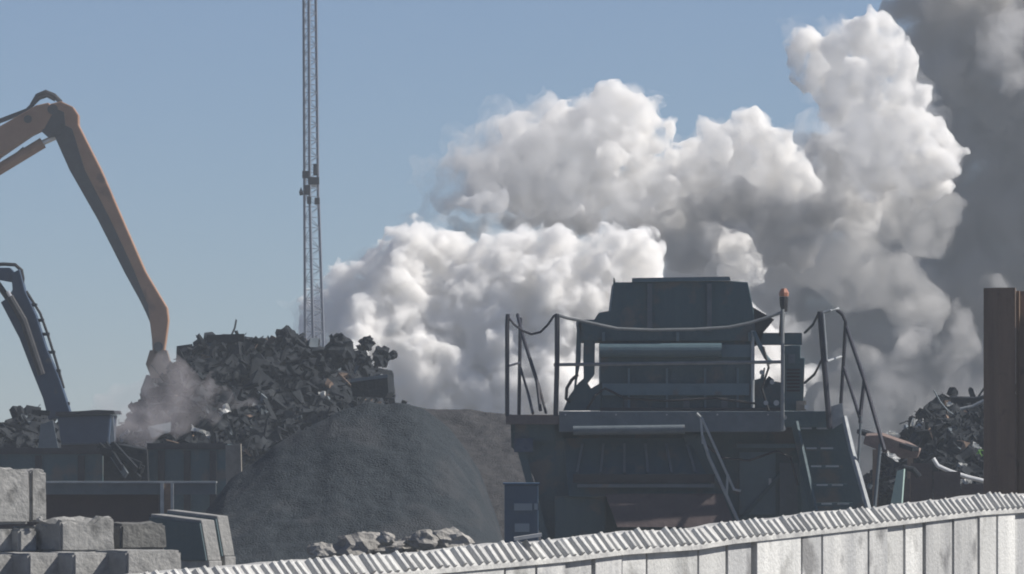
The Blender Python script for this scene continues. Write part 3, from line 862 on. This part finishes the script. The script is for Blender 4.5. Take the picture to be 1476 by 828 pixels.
# lower feeder: cheeks and sloping apron
P('cheek_plate', [(736, 602), (800, 604), (815, 640), (835, 812), (796, 812), (770, 690), (755, 660), (737, 645)], Q + .1, .1, M_MACH)
P('cheek_plate', [(985, 628), (1020, 628), (1062, 760), (1062, 815), (1030, 815)], Q + .1, .1, M_MACH)
Bx('small_box', 741, 652, 768, 632, Q - .1, .25, M_BLUE)
Bx('deck_edge', 729, 612, 812, 598, Q - .20, 1.6, mat('dusty_brown_deck', (0.10, 0.085, 0.085), (0.14, 0.12, 0.115), 4, 0.9), 0.006)
Bx('deck_support', 742, 636, 800, 612, Q - .05, 1.0, M_MACH)
Bx('support_leg', 786, 820, 802, 606, Q + .3, .12, M_MACH)
MB().bar(W(746, 630, Q), W(792, 800, Q), .09, .09).build('brace', M_MACH, mc)
MB().prism([W(812, 632, Q + .15), W(992, 632, Q + .15), W(1034, 716, Q - .25), W(820, 716, Q - .25)], (0, .05, -.02)).build('apron', M_MACH, mc)
Bx('apron_bar', 826, 696, 1030, 684, Q - .33, .10, M_BLACK)
Bx('apron_bar', 832, 703, 1030, 698, Q - .35, .10, M_DECK)
for i in range(6):
    x = 840 + i * 30
    MB().bar(W(x, 640, Q + .08), W(x + i * 4 - 8, 682, Q - .12), .03, .02).build('apron_rib', M_DECK, mc)
MB().prism([W(872, 712, Q - .30), W(1042, 712, Q - .30), W(1060, 760, Q - .5), W(890, 760, Q - .5)], (0, .04, 0)).build('chute', mat('brown_dusty_plate', (0.07, 0.052, 0.052), (0.10, 0.075, 0.072), 3, 0.9), mc)
Bx('chute_side', 800, 815, 872, 716, Q - .1, .5, M_MACH)
MB().span(Vector((W(800, 0, Q).x, Q + .5, 0.0)), W(1190, 610, Q) + Vector((0, 1.9, 0))).build('chassis', M_MACH, mc)
for s in (0.35, 2.0):
    MB().span(Vector((W(850, 0, Q).x, Q + s, 0)), Vector((W(1180, 0, Q).x, Q + s + .4, 0.45))).build('crawler_track', M_BLACK, mc)
# centre stair handrail
def T(name, pts, r, m, par=None):
    return MB().tube([W(p[0], p[1], p[2] if len(p) > 2 else Q - .4) for p in pts], r, 8).build(name, m, par or mc)
T('handrail', [(1004, 596), (1012, 604), (1048, 684), (1058, 706), (1068, 708)], .016, M_GALV)
T('handrail', [(1012, 628), (1022, 660), (1046, 712), (1064, 752), (1070, 790)], .02, M_GALV)
T('rail_post', [(1049, 684), (1047, 716)], .016, M_GALV)
T('rail_post', [(1010, 600), (1013, 640)], .014, M_GALV)
# platform guard rails, front
RY = Q - .32
T('guard_post', [(732, 453, RY), (731, 470, RY), (731, 600, RY)], .026, M_RAIL)
T('guard_post', [(803, 453, RY), (803, 520, RY), (801, 600, RY)], .030, M_RAIL)
T('guard_post', [(750, 458, RY + 1.3), (748, 600, RY + 1.3)], .022, M_RAIL)
T('guard_rail', [(746, 454, RY + 1.3), (752, 480, RY + .9), (774, 550, RY + .2), (779, 592, RY)], .022, M_RAIL)
T('guard_rail', [(750, 530, RY + 1.2), (762, 570, RY + .6), (768, 596, RY)], .018, M_RAIL)
T('guard_rail', [(776, 553, RY + .2), (787, 596, RY)], .016, M_RAIL)
T('mid_rail', [(732, 528, RY), (750, 523, RY + 1.3)], .014, M_RAIL)
T('mid_rail', [(798, 526, RY), (900, 525, RY), (1126, 522, RY)], .020, M_WORN)
T('chain', [(733, 458, RY), (741, 468, RY), (753, 477, RY), (766, 482, RY), (779, 479, RY), (790, 468, RY), (798, 456, RY), (803, 453, RY)], .014, M_RAIL)
T('rope_rail', [(803, 454, RY), (818, 459, RY), (840, 463, RY), (866, 469, RY), (890, 474, RY), (940, 476, RY), (1000, 475, RY), (1050, 472, RY), (1080, 466, RY), (1105, 458, RY), (1128, 450, RY)], .018, M_WORN)
T('guard_post', [(1128, 446, RY), (1128, 620, RY)], .022, M_WORN)
# beacon
bc = T('beacon', [(1131, 450, Q), (1130, 440, Q), (1130, 428, Q)], [.035, .05, .055], M_BLACK)
T('lens', [(1130, 427.5, Q), (1130, 422, Q), (1130, 416, Q)], [.056, .06, .03], M_LAMP, bc)
T('beacon_pole', [(1128, 452, Q), (1126, 485, Q)], .03, M_BLACK)
# right framework
Bx('top_bar', 1090, 497, 1156, 480, Q + .1, .5, M_MACH)
T('frame_rail', [(1085, 477, Q), (1085, 590, Q)], .022, M_GALV)
P('engine_box', [(1131, 498), (1154, 498), (1154, 516), (1160, 516), (1158, 592), (1131, 592)], Q + .05, 1.0, M_MACH, 0.01)
Bx('gauge_plate', 1137, 524, 1146, 511, Q + .01, .035, M_DECK)
T('strut', [(1086, 478, Q), (1094, 496, Q), (1104, 515, Q), (1112, 524, Q)], .028, M_TEAL)
T('strut', [(1112, 545, Q + .3), (1100, 560, Q + .3), (1090, 575, Q + .3)], .04, M_TEAL)
P('valve_block', [(1088, 548), (1098, 545), (1103, 530), (1100, 560), (1118, 550), (1128, 552), (1128, 592), (1085, 592), (1085, 560)], Q + .1, .5, M_MACH)
for (x, y, r) in ((1098, 537, .03), (1113, 551, .03), (1119, 581, .035), (1131, 602, .03), (1129, 618, .035), (1104, 581, .03)):
    o = MB(); o.tube([W(x, y, Q - .3), W(x, y, Q - .25)], r, 8); o.build('fitting', M_GALV, mc)
Bx('fitting_box', 1148, 592, 1162, 578, Q - .1, .1, M_WOOD)
Bx('work_lamp', 1160, 590, 1166, 584, Q - .16, .06, M_SHINE)
# small fittings that break up the plates
for i in range(22):
    x = 815 + i * 14.6
    MB().tube([W(x, 598, Q - .245), W(x, 598, Q - .222)], .011, 6).build('bolt', M_GALV if i % 5 == 0 else M_TEAL, mc)
for x in (905, 960, 1015, 1062):
    Bx('web_plate', x, 588, x + 3, 531, Q + .01, .048, M_TEAL)
for x in (868, 975, 1079):
    Bx('hopper_gusset', x, 492, x + 4, 479, Q - .06, .058, M_TEAL)
for i in range(7):
    Bx('grille_slat', 1134, 534.5 + i * 5, 1153, 532 + i * 5, Q + .02, .028, M_BLACK)
T('hydraulic_hose', [(846, 590, Q - .1), (858, 570, Q - .15), (872, 560, Q - .1), (900, 574, Q - .12), (960, 578, Q - .12), (1030, 574, Q - .12), (1090, 582, Q - .1)], .014, M_RUBBER)
T('hydraulic_hose', [(1100, 500, Q - .1), (1108, 530, Q - .15), (1098, 560, Q - .12), (1108, 592, Q - .1)], .014, M_RUBBER)
T('hydraulic_hose', [(1016, 640, Q - .2), (1040, 660, Q - .25), (1080, 664, Q - .2), (1120, 650, Q - .2), (1140, 660, Q - .2), (1150, 700, Q - .2)], .014, M_RUBBER)
Bx('access_hatch', 1066, 742, 1118, 652, Q + .46, .036, M_TEAL)
Bx('hatch_handle', 1108, 702, 1112, 690, Q + .43, .028, M_GALV)
Bx('tool_locker', 1124, 742, 1150, 668, Q + .40, .09, M_DECK)
for yy in (640, 760):
    Bx('frame_beam', 1062, yy + 6, 1158, yy, Q + .42, .075, M_TEAL)
MB().bar(W(1064, 755, Q + .44), W(1156, 648, Q + .44), .05, .04).build('brace', M_MACH, mc)
# right platform and stair
Bx('platform', 1128, 616, 1200, 593, Q - .12, 1.3, M_MACH, 0.006)
Bx('tread', 1155, 619, 1170, 616.5, Q - .22, .25, M_GALV)
Bx('tread', 1178, 619, 1194, 616.5, Q - .22, .25, M_GALV)
for i, (x0, x1, x2, x3, y) in enumerate([(1162, 1177, 1183, 1201, 645), (1169, 1184, 1190, 1209, 671), (1177, 1193, 1199, 1215, 698), (1184, 1199, 1207, 1224, 725), (1192, 1206, 1214, 1232, 752)]):
    yy = Q - .33 - .14 * i
    tr = Bx('tread', x0 - 8, y + 5, x3 + 6, y, yy, .24, M_MACH)
    Bx('nosing', x0, y + 2.6, x1, y + .3, yy - .012, .010, M_GALV, 0, tr)
    Bx('nosing', x2, y + 2.6, x3, y + .3, yy - .012, .010, M_GALV, 0, tr)
MB().bar(W(1146, 612, Q - .2), W(1182, 775, Q - .95), .03, .16).build('stringer', M_MACH, mc)
P('stair_side', [(1150, 618), (1214, 606), (1238, 700), (1268, 820), (1160, 820)], Q + .1, .06, M_MACH)
SY = Q - .35
T('stair_post', [(1182, 449, SY), (1186, 500, SY), (1196, 618, SY)], .034, M_RAIL)
T('stair_post_edge', [(1187, 452, SY - .03), (1190, 490, SY - .03), (1192, 520, SY - .03)], .010, M_GALV)
T('top_rail', [(1184, 452, SY), (1196, 448, SY), (1208, 445, SY + .3)], .017, M_GALV)
T('stair_post', [(1206, 447, SY + .5), (1214, 453, SY + .5), (1219, 464, SY + .5), (1216, 520, SY + .5), (1212, 582, SY + .5)], .022, M_RAIL)
T('mid_rail', [(1192, 521, SY), (1213, 514, SY + .5)], .015, M_GALV)
T('stair_rail', [(1220, 472, SY + .5), (1226, 490, SY + .3), (1246, 548, SY - .3), (1275, 650, SY - 1.0)], .024, M_RAIL)
T('stair_rail', [(1216, 530, SY + .4), (1226, 560, SY + .1), (1239, 602, SY - .4)], .020, M_RAIL)
T('stair_post', [(1246, 548, SY - .3), (1241, 590, SY - .35), (1240, 610, SY - .4)], .024, M_RAIL)
T('stair_post', [(1241, 600, SY - .4), (1237, 668, SY - .4)], .016, M_DECK)
T('stair_post', [(1269, 640, SY - .9), (1258, 760, SY - .9)], .020, M_DECK)
T('stringer', [(1217, 602, SY), (1228, 650, SY - .3), (1252, 735, SY - .8), (1262, 770, SY - .9)], .036, M_GALV)
P('kick_plate', [(1198, 586, ), (1214, 581), (1217, 608), (1200, 619)], SY + .02, .03, M_GALV)
T('cross_rail', [(1160, 480, Q + .4), (1172, 468, Q), (1180, 452, SY)], .016, M_RAIL)
T('cross_rail', [(1160, 552, Q + .4), (1174, 540, Q), (1184, 520, SY)], .016, M_RAIL)
T('brace_foot', [(1252, 704, SY - .6), (1255, 698, SY - .6)], .03, M_DECK)

# ------------------------------------------------------------------ blue cabinet left of the machine
CY_ = 77.0
t = thing('site_cabinet', 'small blue cabin with two dull windows between stockpile and machine', 'cabin', Vector((W(752, 0, CY_).x, CY_, 0)))
MB().span(Vector((W(727, 0, CY_).x, CY_, 0)), W(776, 699, CY_) + Vector((0, .9, 0))).build('wall', M_CABIN, t, .01)
MB().span(W(725, 699, CY_) + Vector((0, -.03, .003)), W(778, 697, CY_) + Vector((0, .93, 0.003))).build('roof', M_CABIN, t)
for (a, b, c, d) in ((741, 736, 767, 726), (770, 735, 777, 726), (742, 767, 763, 755)):
    f = MB().span(W(a - 1, b + 1, CY_ - .02), W(c + (1 if c < 775 else -1), d - 1, CY_ - .02) + Vector((0, .017, 0))).build('window', M_CABIN, t)
    MB().span(W(a, b, CY_ - .03), W(c - (0 if c < 775 else 2), d, CY_ - .03) + Vector((0, .012, 0))).build('pane', M_PANE, f)

# ------------------------------------------------------------------ belts, boards and pole beside the stairs
t = thing('belt_conveyor', 'faded orange brown belt sloping down beside the stairs into the heap', 'conveyor', Vector((W(1290, 0, 93).x, 93, 0)))
MB().prism([W(1244, 640, 92.6), W(1247, 628, 92.6), W(1270, 627, 92.6), W(1310, 641, 92.6), W(1326, 650, 92.6), W(1322, 661, 92.6), W(1298, 661, 92.6), W(1268, 650, 92.6)], (.05, .5, .03)).build('belt', M_TUBE, t, .012)
MB().bar(W(1240, 622, 93.4), W(1320, 648, 92.4), .12, .06).build('side_frame', M_SCRAP, t)
MB().bar(W(1262, 648, 92.5), Vector((W(1262, 0, 92.5).x, 92.5, 0)), .08, .08).build('support_leg', M_RUST, t)
MB().bar(W(1312, 660, 92.2), Vector((W(1312, 0, 92.2).x, 92.2, 0)), .08, .08).build('support_leg', M_RUST, t)
t = MB().tube([W(1345, 661, 90), W(1352, 672, 90), W(1370, 680, 90), W(1395, 688, 90), W(1424, 695, 90)], .028, 8).build('white_pole', M_SHINE, at=W(1385, 684, 90))
tag(t, 'bent white pole lying across the rusty boards in front of the heap', 'pole')
t = MB().prism([W(1293, 679, 86), W(1303, 676, 86), W(1297, 760, 86), W(1277, 760, 86)], (0.02, .06, 0)).build('mint_board', M_MINT, at=Vector((W(1288, 0, 86).x, 86, 0)))
tag(t, 'pale mint green board leaning upright beside the stairs', 'board')
t = thing('sheet_fence', 'low fence of brown rusty sheets in front of the tangled heap', 'fence', Vector((W(1370, 0, 89).x, 89, 0)))
for i, (a, b, yt) in enumerate(((1300, 1312, 690), (1313, 1345, 668), (1346, 1385, 680), (1386, 1430, 698), (1431, 1500, 700))):
    MB().span(Vector((W(a, 0, 89).x, 89 + .03 * (i % 2), 0)), W(b - .6, yt, 89) + Vector((0, .05 + .03 * (i % 2), 0))).build('sheet', mat('rust_sheet', (0.062, 0.048, 0.048), (0.105, 0.078, 0.07), 3, 0.9, 0, 0.2), t)
MB().tube([W(1292, 680, 88.7), W(1303, 674, 88.7), W(1316, 677, 88.7), W(1325, 688, 88.7)], .04, 8).build('bent_pipe', M_SCRAP, t)

# ------------------------------------------------------------------ rusty sheet piles on the right
SPY = 66.0
t = thing('sheet_pile_wall', 'tall rusty brown sheet piles standing behind the concrete wall', 'piling', Vector((W(1470, 0, SPY).x, SPY, 0)))
k = SPY / F
zt = W(0, 415, SPY).z
def plan(pts, th=0.05):
    """closed plan outline of a folded sheet"""
    out = []
    for i, p in enumerate(pts):
        a = Vector(pts[max(i - 1, 0)]); b = Vector(pts[min(i + 1, len(pts) - 1)])
        d = (b - a).normalized()
        out.append(Vector(p) + Vector((-d.y, d.x)) * th)
    return [Vector(p) for p in pts] + out[::-1]
x0 = W(1420, 0, SPY).x
for i in range(4):
    xx = x0 + i * 0.62
    b = 0.0
    if i == 0:
        sec = [(xx, SPY + .22), (xx + .002, SPY + .20), (xx + .135, SPY - .04), (xx + .295, SPY - .035), (xx + .305, SPY + .03)]
    else:
        xx -= .30
        sec = [(xx, SPY + .03), (xx + .02, SPY + .01), (xx + .04, SPY + .20), (xx + .30, SPY + .20), (xx + .40, SPY - .04), (xx + .60, SPY - .035), (xx + .615, SPY + .03)]
    pl = plan(sec, .035)
    MB().prism([(p.x, p.y, -0.3) for p in pl], (0, 0, zt + .3 - .01 * i - (.02 if i % 2 else 0))).build('pile', M_RUST, t)

# ------------------------------------------------------------------ precast concrete wall with ribbed coping
A = Vector((W(300, 0, 44).x, 44)); B = Vector((W(1476, 0, 60).x, 60))
D2 = (B - A); LEN = D2.length; D2.normalize()
N2 = Vector((D2.y, -D2.x))                 # faces the camera's right
wall = thing('concrete_wall', 'long pale precast concrete wall with ribbed coping across the foreground', 'wall', (A.x, A.y, 0))
def along(px):
    u = (px - 738.0) / F
    return (u * A.y - A.x) / (D2.x - u * D2.y)
FE = [(0, 884), (150, 866), (300, 848), (400, 838), (583, 824), (814, 803), (895, 793), (1000, 786), (1049, 778), (1152, 767), (1249, 756), (1411, 737), (1476, 733), (1700, 712)]
def wz(s):
    p = A + D2 * s
    px = 738 + F * p.x / p.y
    return CZ + (HZ - interp(FE, px)) * p.y / F
joints = [150, 230, 300, 380, 470, 583, 640, 724, 770, 814, 856, 897, 934, 1009, 1050, 1086, 1152, 1182, 1249, 1278, 1305, 1332, 1372, 1408, 1434, 1461, 1500, 1550, 1620]
stain = [0, 1, 0, 0, 1, 0, 0, 0, 1, 1, 1, 0, 0, 0, 1, 0, 1, 1, 1, 0, 0, 1, 1, 0, 0, 1, 0, 0, 1, 0]
rw = random.Random(4)
for i, (a, b) in enumerate(zip(joints[:-1], joints[1:])):
    s0, s1 = along(a) + .022, along(b) - .022
    proud = rw.uniform(-.02, .03)
    zz0, zz1 = wz(s0) - .012, wz(s1) - .012
    p0 = A + D2 * s0 + N2 * proud; p1 = A + D2 * s1 + N2 * proud
    q0 = A + D2 * s0 - N2 * .12; q1 = A + D2 * s1 - N2 * .12
    bm = MB()
    v = [(p0.x, p0.y, -.2), (p1.x, p1.y, -.2), (p1.x, p1.y, zz1), (p0.x, p0.y, zz0)]
    w_ = [(q0.x, q0.y, -.2), (q1.x, q1.y, -.2), (q1.x, q1.y, zz1), (q0.x, q0.y, zz0)]
    V = [bm.bm.verts.new(x) for x in v + w_]
    for f in ((0, 1, 2, 3), (5, 4, 7, 6), (0, 3, 7, 4), (1, 5, 6, 2), (3, 2, 6, 7), (0, 4, 5, 1)):
        bm.bm.faces.new([V[j] for j in f])
    o = bm.build('panel', M_CONC2 if stain[i] else M_CONC, wall, .012)
    if stain[i]: o['label'] = 'grey stained concrete panel'
# backing wall behind the joints
s0, s1 = along(150), along(1620)
bm = MB()
NS = 40
ring = []
for j in range(NS + 1):
    s = s0 + (s1 - s0) * j / NS
    p = A + D2 * s - N2 * .125; q = A + D2 * s - N2 * .30
    z = wz(s) - .02
    ring.append([bm.bm.verts.new(c) for c in ((p.x, p.y, -.2), (p.x, p.y, z), (q.x, q.y, z), (q.x, q.y, -.2))])
for a, b in zip(ring[:-1], ring[1:]):
    for j in range(4):
        bm.bm.faces.new((a[j], a[(j + 1) % 4], b[(j + 1) % 4], b[j]))
bm.build('backing', M_SOOT, wall)
# coping slope and its ribs
RISE, BACK = .125, .10
def cope_pt(s, t, lift=0.0):
    """point on the coping: t = 0 at the front edge, 1 at the rear edge"""
    p = A + D2 * s + N2 * (.045 - BACK * t)
    return Vector((p.x, p.y, wz(s) + RISE * t + lift))
bm = MB()
NS = 220
rows = []
for j in range(NS + 1):
    s = s0 + (s1 - s0) * j / NS
    w = .022 * noise.noise(Vector((s * .7, 0, 2))) + .010 * noise.noise(Vector((s * 2.6, 0, 5)))
    a = cope_pt(s, 0); b = cope_pt(s, 1, w); c = cope_pt(s, 2.2, -RISE * 1.2 + w); d = cope_pt(s, 2.2, -RISE * 2.2 - .05); e = cope_pt(s, 0, -.035)
    rows.append([bm.bm.verts.new(x) for x in (e, a, b, c, d)])
for a, b in zip(rows[:-1], rows[1:]):
    for j in range(5):
        bm.bm.faces.new((a[j], b[j], b[(j + 1) % 5], a[(j + 1) % 5]))
bm.bm.faces.new(rows[0]); bm.bm.faces.new(rows[-1][::-1])
cope = bm.build('coping', M_GAP, wall)
# one rib, shared by all
bm = bmesh.new()
sect = [(-.5, -.1), (-.36, .8), (-.1, 1.0), (.25, .9), (.5, -.1)]
vs0 = [bm.verts.new((a, -.5, h)) for a, h in sect]
vs1 = [bm.verts.new((a, .5, h)) for a, h in sect]
for j in range(4):
    bm.faces.new((vs0[j], vs0[j + 1], vs1[j + 1], vs1[j]))
bm.faces.new((vs0[4], vs0[0], vs1[0], vs1[4]))
bm.faces.new(vs0[::-1]); bm.faces.new(vs1)
bmesh.ops.recalc_face_normals(bm, faces=bm.faces)
rib_me = bpy.data.meshes.new('rib'); bm.to_mesh(rib_me); bm.free()
rib_me.materials.append(M_COPE)
PITCH = .150
s = s0 + .1
while s < s1 - .1:
    a = cope_pt(s, .02); b = cope_pt(s + rw.uniform(-.015, .015), rw.uniform(.88, 1.05), .022 * noise.noise(Vector((s * .7, 0, 2))) + .010 * noise.noise(Vector((s * 2.6, 0, 5))))
    yv = (b - a); L = yv.length; yv.normalize()
    xv = Vector((D2.x, D2.y, (wz(s + .1) - wz(s)) / .1)).normalized()
    zv = xv.cross(yv).normalized()
    xv = yv.cross(zv)
    Mx = Matrix((xv * (.066 * rw.uniform(.75, 1.15)), yv * L, zv * (.038 * rw.uniform(.6, 1.2)))).transposed().to_4x4()
    Mx.translation = (a + b) / 2 - Vector(wall.location)
    o = bpy.data.objects.new('rib', rib_me)
    COL.objects.link(o)
    o.parent = wall
    o.matrix_local = Mx
    s += PITCH * rw.uniform(.93, 1.07)
pl = along(757)
c = cope_pt(pl, 1.05, .02)
t = MB().bar(W(741, 777, c.y), W(781, 771, c.y), .16, .025).build('loose_slab', M_COPE, at=c)
tag(t, 'flat pale slab lying loose on the coping below the blue cabin', 'slab')

# ------------------------------------------------------------------ concrete blocks, lower left
def block(x0, x1, ytop, ybot, Y, rot, depth, label, rnd, rough=.011, m=M_BLOCK, chipped=0.0):
    """cast block: width and height seen in the photograph, turned by rot degrees"""
    k = Y / F
    h = (ybot - ytop) * k
    w = (x1 - x0) * k / math.cos(R(rot))
    bm = bmesh.new()
    bmesh.ops.create_cube(bm, size=1.0, matrix=Matrix.Diagonal((w, depth, h, 1)))
    bmesh.ops.bevel(bm, geom=list(bm.edges), offset=.022, segments=2, affect='EDGES')
    bmesh.ops.subdivide_edges(bm, edges=[e for e in bm.edges if e.calc_length() > .12], cuts=7, use_grid_fill=True)
    sd_ = rnd.uniform(0, 90)
    for v in bm.verts:
        n = fbm(v.co * 4 + Vector((sd_, 0, 0)), 3)
        v.co += v.co.normalized() * n * rough
        if chipped and v.co.z > h * .42:
            v.co.z += chipped * fbm(v.co * 5 + Vector((sd_, 3, 0)), 3)
    me = bpy.data.meshes.new('concrete_block'); bm.to_mesh(me); bm.free()
    me.materials.append(m)
    o = bpy.data.objects.new('concrete_block', me)
    COL.objects.link(o)
    c = W((x0 + x1) / 2, (ytop + ybot) / 2, Y)
    o.location = c
    o.rotation_euler = (0, 0, R(rot))
    return tag(o, label, 'concrete block', 'cast concrete blocks stacked at the edge of the yard')
rb = random.Random(3)
ROT = 36
block(-34, 27, 677, 755, 62, ROT, .35, 'tall upright concrete block cut by the picture edge, on the top course', rb, chipped=.05)
block(31, 53, 677, 752, 62.3, ROT, .35, 'narrow upright concrete block at the end of the top course', rb, chipped=.04)
block(-40, 6, 763, 797, 62, ROT, .5, 'middle course concrete block cut by the picture edge', rb)
block(8, 33, 762, 797, 62, ROT, .5, 'small pale middle course block under the upright pair', rb)
block(35, 56, 759, 797, 62.2, ROT, .5, 'small greyer middle course block beside the dark gap', rb)
block(69, 143, 751, 795, 62, ROT, .5, 'pale concrete block with a broken jagged top', rb, .014, chipped=.08)
block(155, 218, 754, 792, 62.5, ROT, .5, 'dark grey concrete block at the end of the middle course', rb, .02, mat('sooty_concrete', (0.10, 0.10, 0.095), (0.17, 0.17, 0.16), 4, .92, 0, .4), chipped=.02)
block(-60, 4, 799, 850, 61.6, ROT, .6, 'bottom course block cut by the picture edge', rb)
block(18, 74, 797, 868, 61.6, ROT, .6, 'bottom course concrete block under the small pair of blocks', rb)
block(83, 152, 796, 868, 61.6, ROT, .6, 'bottom course concrete block under the jagged topped one', rb)
block(159, 236, 793, 868, 61.6, ROT, .6, 'bottom course concrete block at the outer end under the dark grey one', rb)
lump('concrete_chunk', 57, 749, 4.5, 61.8, M_BLOCK, 'small broken white chunk beside the upright blocks', 'rubble', None, 31, rough=.3, flat=True, sub=2)

# base course carrying the stack
o = MB().box((W(85, 0, 62).x, 62.2, .06), (2.6, 1.6, .12), Euler((0, 0, R(ROT * .2)))).build('footing_slab', M_BLOCK)
tag(o, 'low concrete slab carrying the block stack', 'slab')

# pair of long barrier slabs with lit ends
def barrier(x_end, y_top, thick, Y, label, th=42.0):
    k = Y / F
    c = W(x_end, y_top, Y)
    t = thing('barrier_slab', label, 'barrier', (c.x, c.y, 0), 'pair of concrete barrier slabs')
    w = Vector((math.cos(R(th)), math.sin(R(th))))      # across the end
    d = Vector((-w.y, w.x))                             # along the slab, away from the eye
    w = w * (thick * k / math.cos(R(th)))
    L = .80
    zt = c.z
    lean = Vector((.07, -.02))
    top = [Vector((c.x, c.y)), Vector((c.x, c.y)) + w, Vector((c.x, c.y)) + w + d * L, Vector((c.x, c.y)) + d * L]
    rise = [0, 0, .055, .055]
    def body(name, f0, z0, f1, z1s):
        m = MB()
        lo = [m.bm.verts.new((q.x + lean.x * f0, q.y + lean.y * f0, z0)) for q in top]
        hi = [m.bm.verts.new((q.x + lean.x * f1, q.y + lean.y * f1, z)) for q, z in zip(top, z1s)]
        m.bm.faces.new(lo[::-1]); m.bm.faces.new(hi)
        for j in range(4):
            m.bm.faces.new((lo[j], lo[(j + 1) % 4], hi[(j + 1) % 4], hi[j]))
        m.build(name, M_BLOCK, t, .010)
    body('upright', 1, zt - .40, 0, [zt + r for r in rise])
    body('foot', 1.25, 0, 1.12, [zt - .403] * 4)
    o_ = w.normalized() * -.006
    MB().prism([(top[0].x + o_.x, top[0].y + o_.y, zt - .03), (top[3].x + o_.x, top[3].y + o_.y, zt + .025), (top[3].x + o_.x * 2 + .07, top[3].y + o_.y * 2 - .02, zt - .40), (top[0].x + o_.x * 2 + .07, top[0].y + o_.y * 2 - .02, zt - .40)], (-.01, -.01, 0)).build('painted_shade_side', M_MACH, t)  # added dark sheet painting shade onto the slab's long side
    return t
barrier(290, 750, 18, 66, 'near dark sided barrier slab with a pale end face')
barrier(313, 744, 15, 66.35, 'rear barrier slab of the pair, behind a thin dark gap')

# ------------------------------------------------------------------ boulders
gr = 'pale boulders at the foot of the dark stockpile'
RK = [(462, 797, 20, (1.0, .8, .7), 'low pale boulder at the near end of the row, apart from the rest'),
      (512, 792, 32, (1.1, .9, .75), 'broad shadowed boulder with a pale top edge'),
      (531, 779, 20, (1.0, .8, .65), 'boulder resting behind the broad shadowed one'),
      (556, 776, 12, (1, .8, .8), 'small bright boulder in the middle of the row'),
      (566, 791, 24, (1.3, .8, .45), 'flat slab like boulder lying in front of the small bright one'),
      (588, 786, 16, (1.2, .8, .7), 'wedge shaped boulder beside the flat slab'),
      (609, 779, 21, (1.1, .8, .62), 'rounded boulder leaning against the largest one'),
      (650, 783, 28, (1.05, .85, .68), 'largest pale boulder at the far end of the row')]
for i, (x, y, r, sq, lab) in enumerate(RK):
    lump('boulder', x, y, r, 70 + .3 * (i % 3), M_ROCK, lab, 'rock', gr, 40 + i, sq, .38, 3, True)
o = heightfield('rubble_bank', W(425, 0, 71).x, W(720, 0, 71).x, 69, 73.5, 60, 40, lambda x, y: (.48 + .06 * noise.noise(Vector((x * 3, y * 3, 1)))) * max(0, 1 - ((y - 71.2) / 2.2) ** 2) - .05, M_PILE1)
tag(o, 'low bank of dark dirt under the pale boulders', kind='stuff')

# ------------------------------------------------------------------ haze
hz = MB()
hz.span((-150, -6, -1.6), (150, 330, 34))
m = bpy.data.materials.new('air')
m.use_nodes = True
tt = m.node_tree
tt.nodes.remove(tt.nodes['Principled BSDF'])
v = tt.nodes.new('ShaderNodeVolumePrincipled')
v.inputs['Color'].default_value = (0.80, 0.90, 1.0, 1)
v.inputs['Density'].default_value = 0.0008
tt.links.new(v.outputs[0], tt.nodes['Material Output'].inputs['Volume'])
tag(hz.build('haze', m), 'thin bluish haze hanging over the yard', kind='stuff')
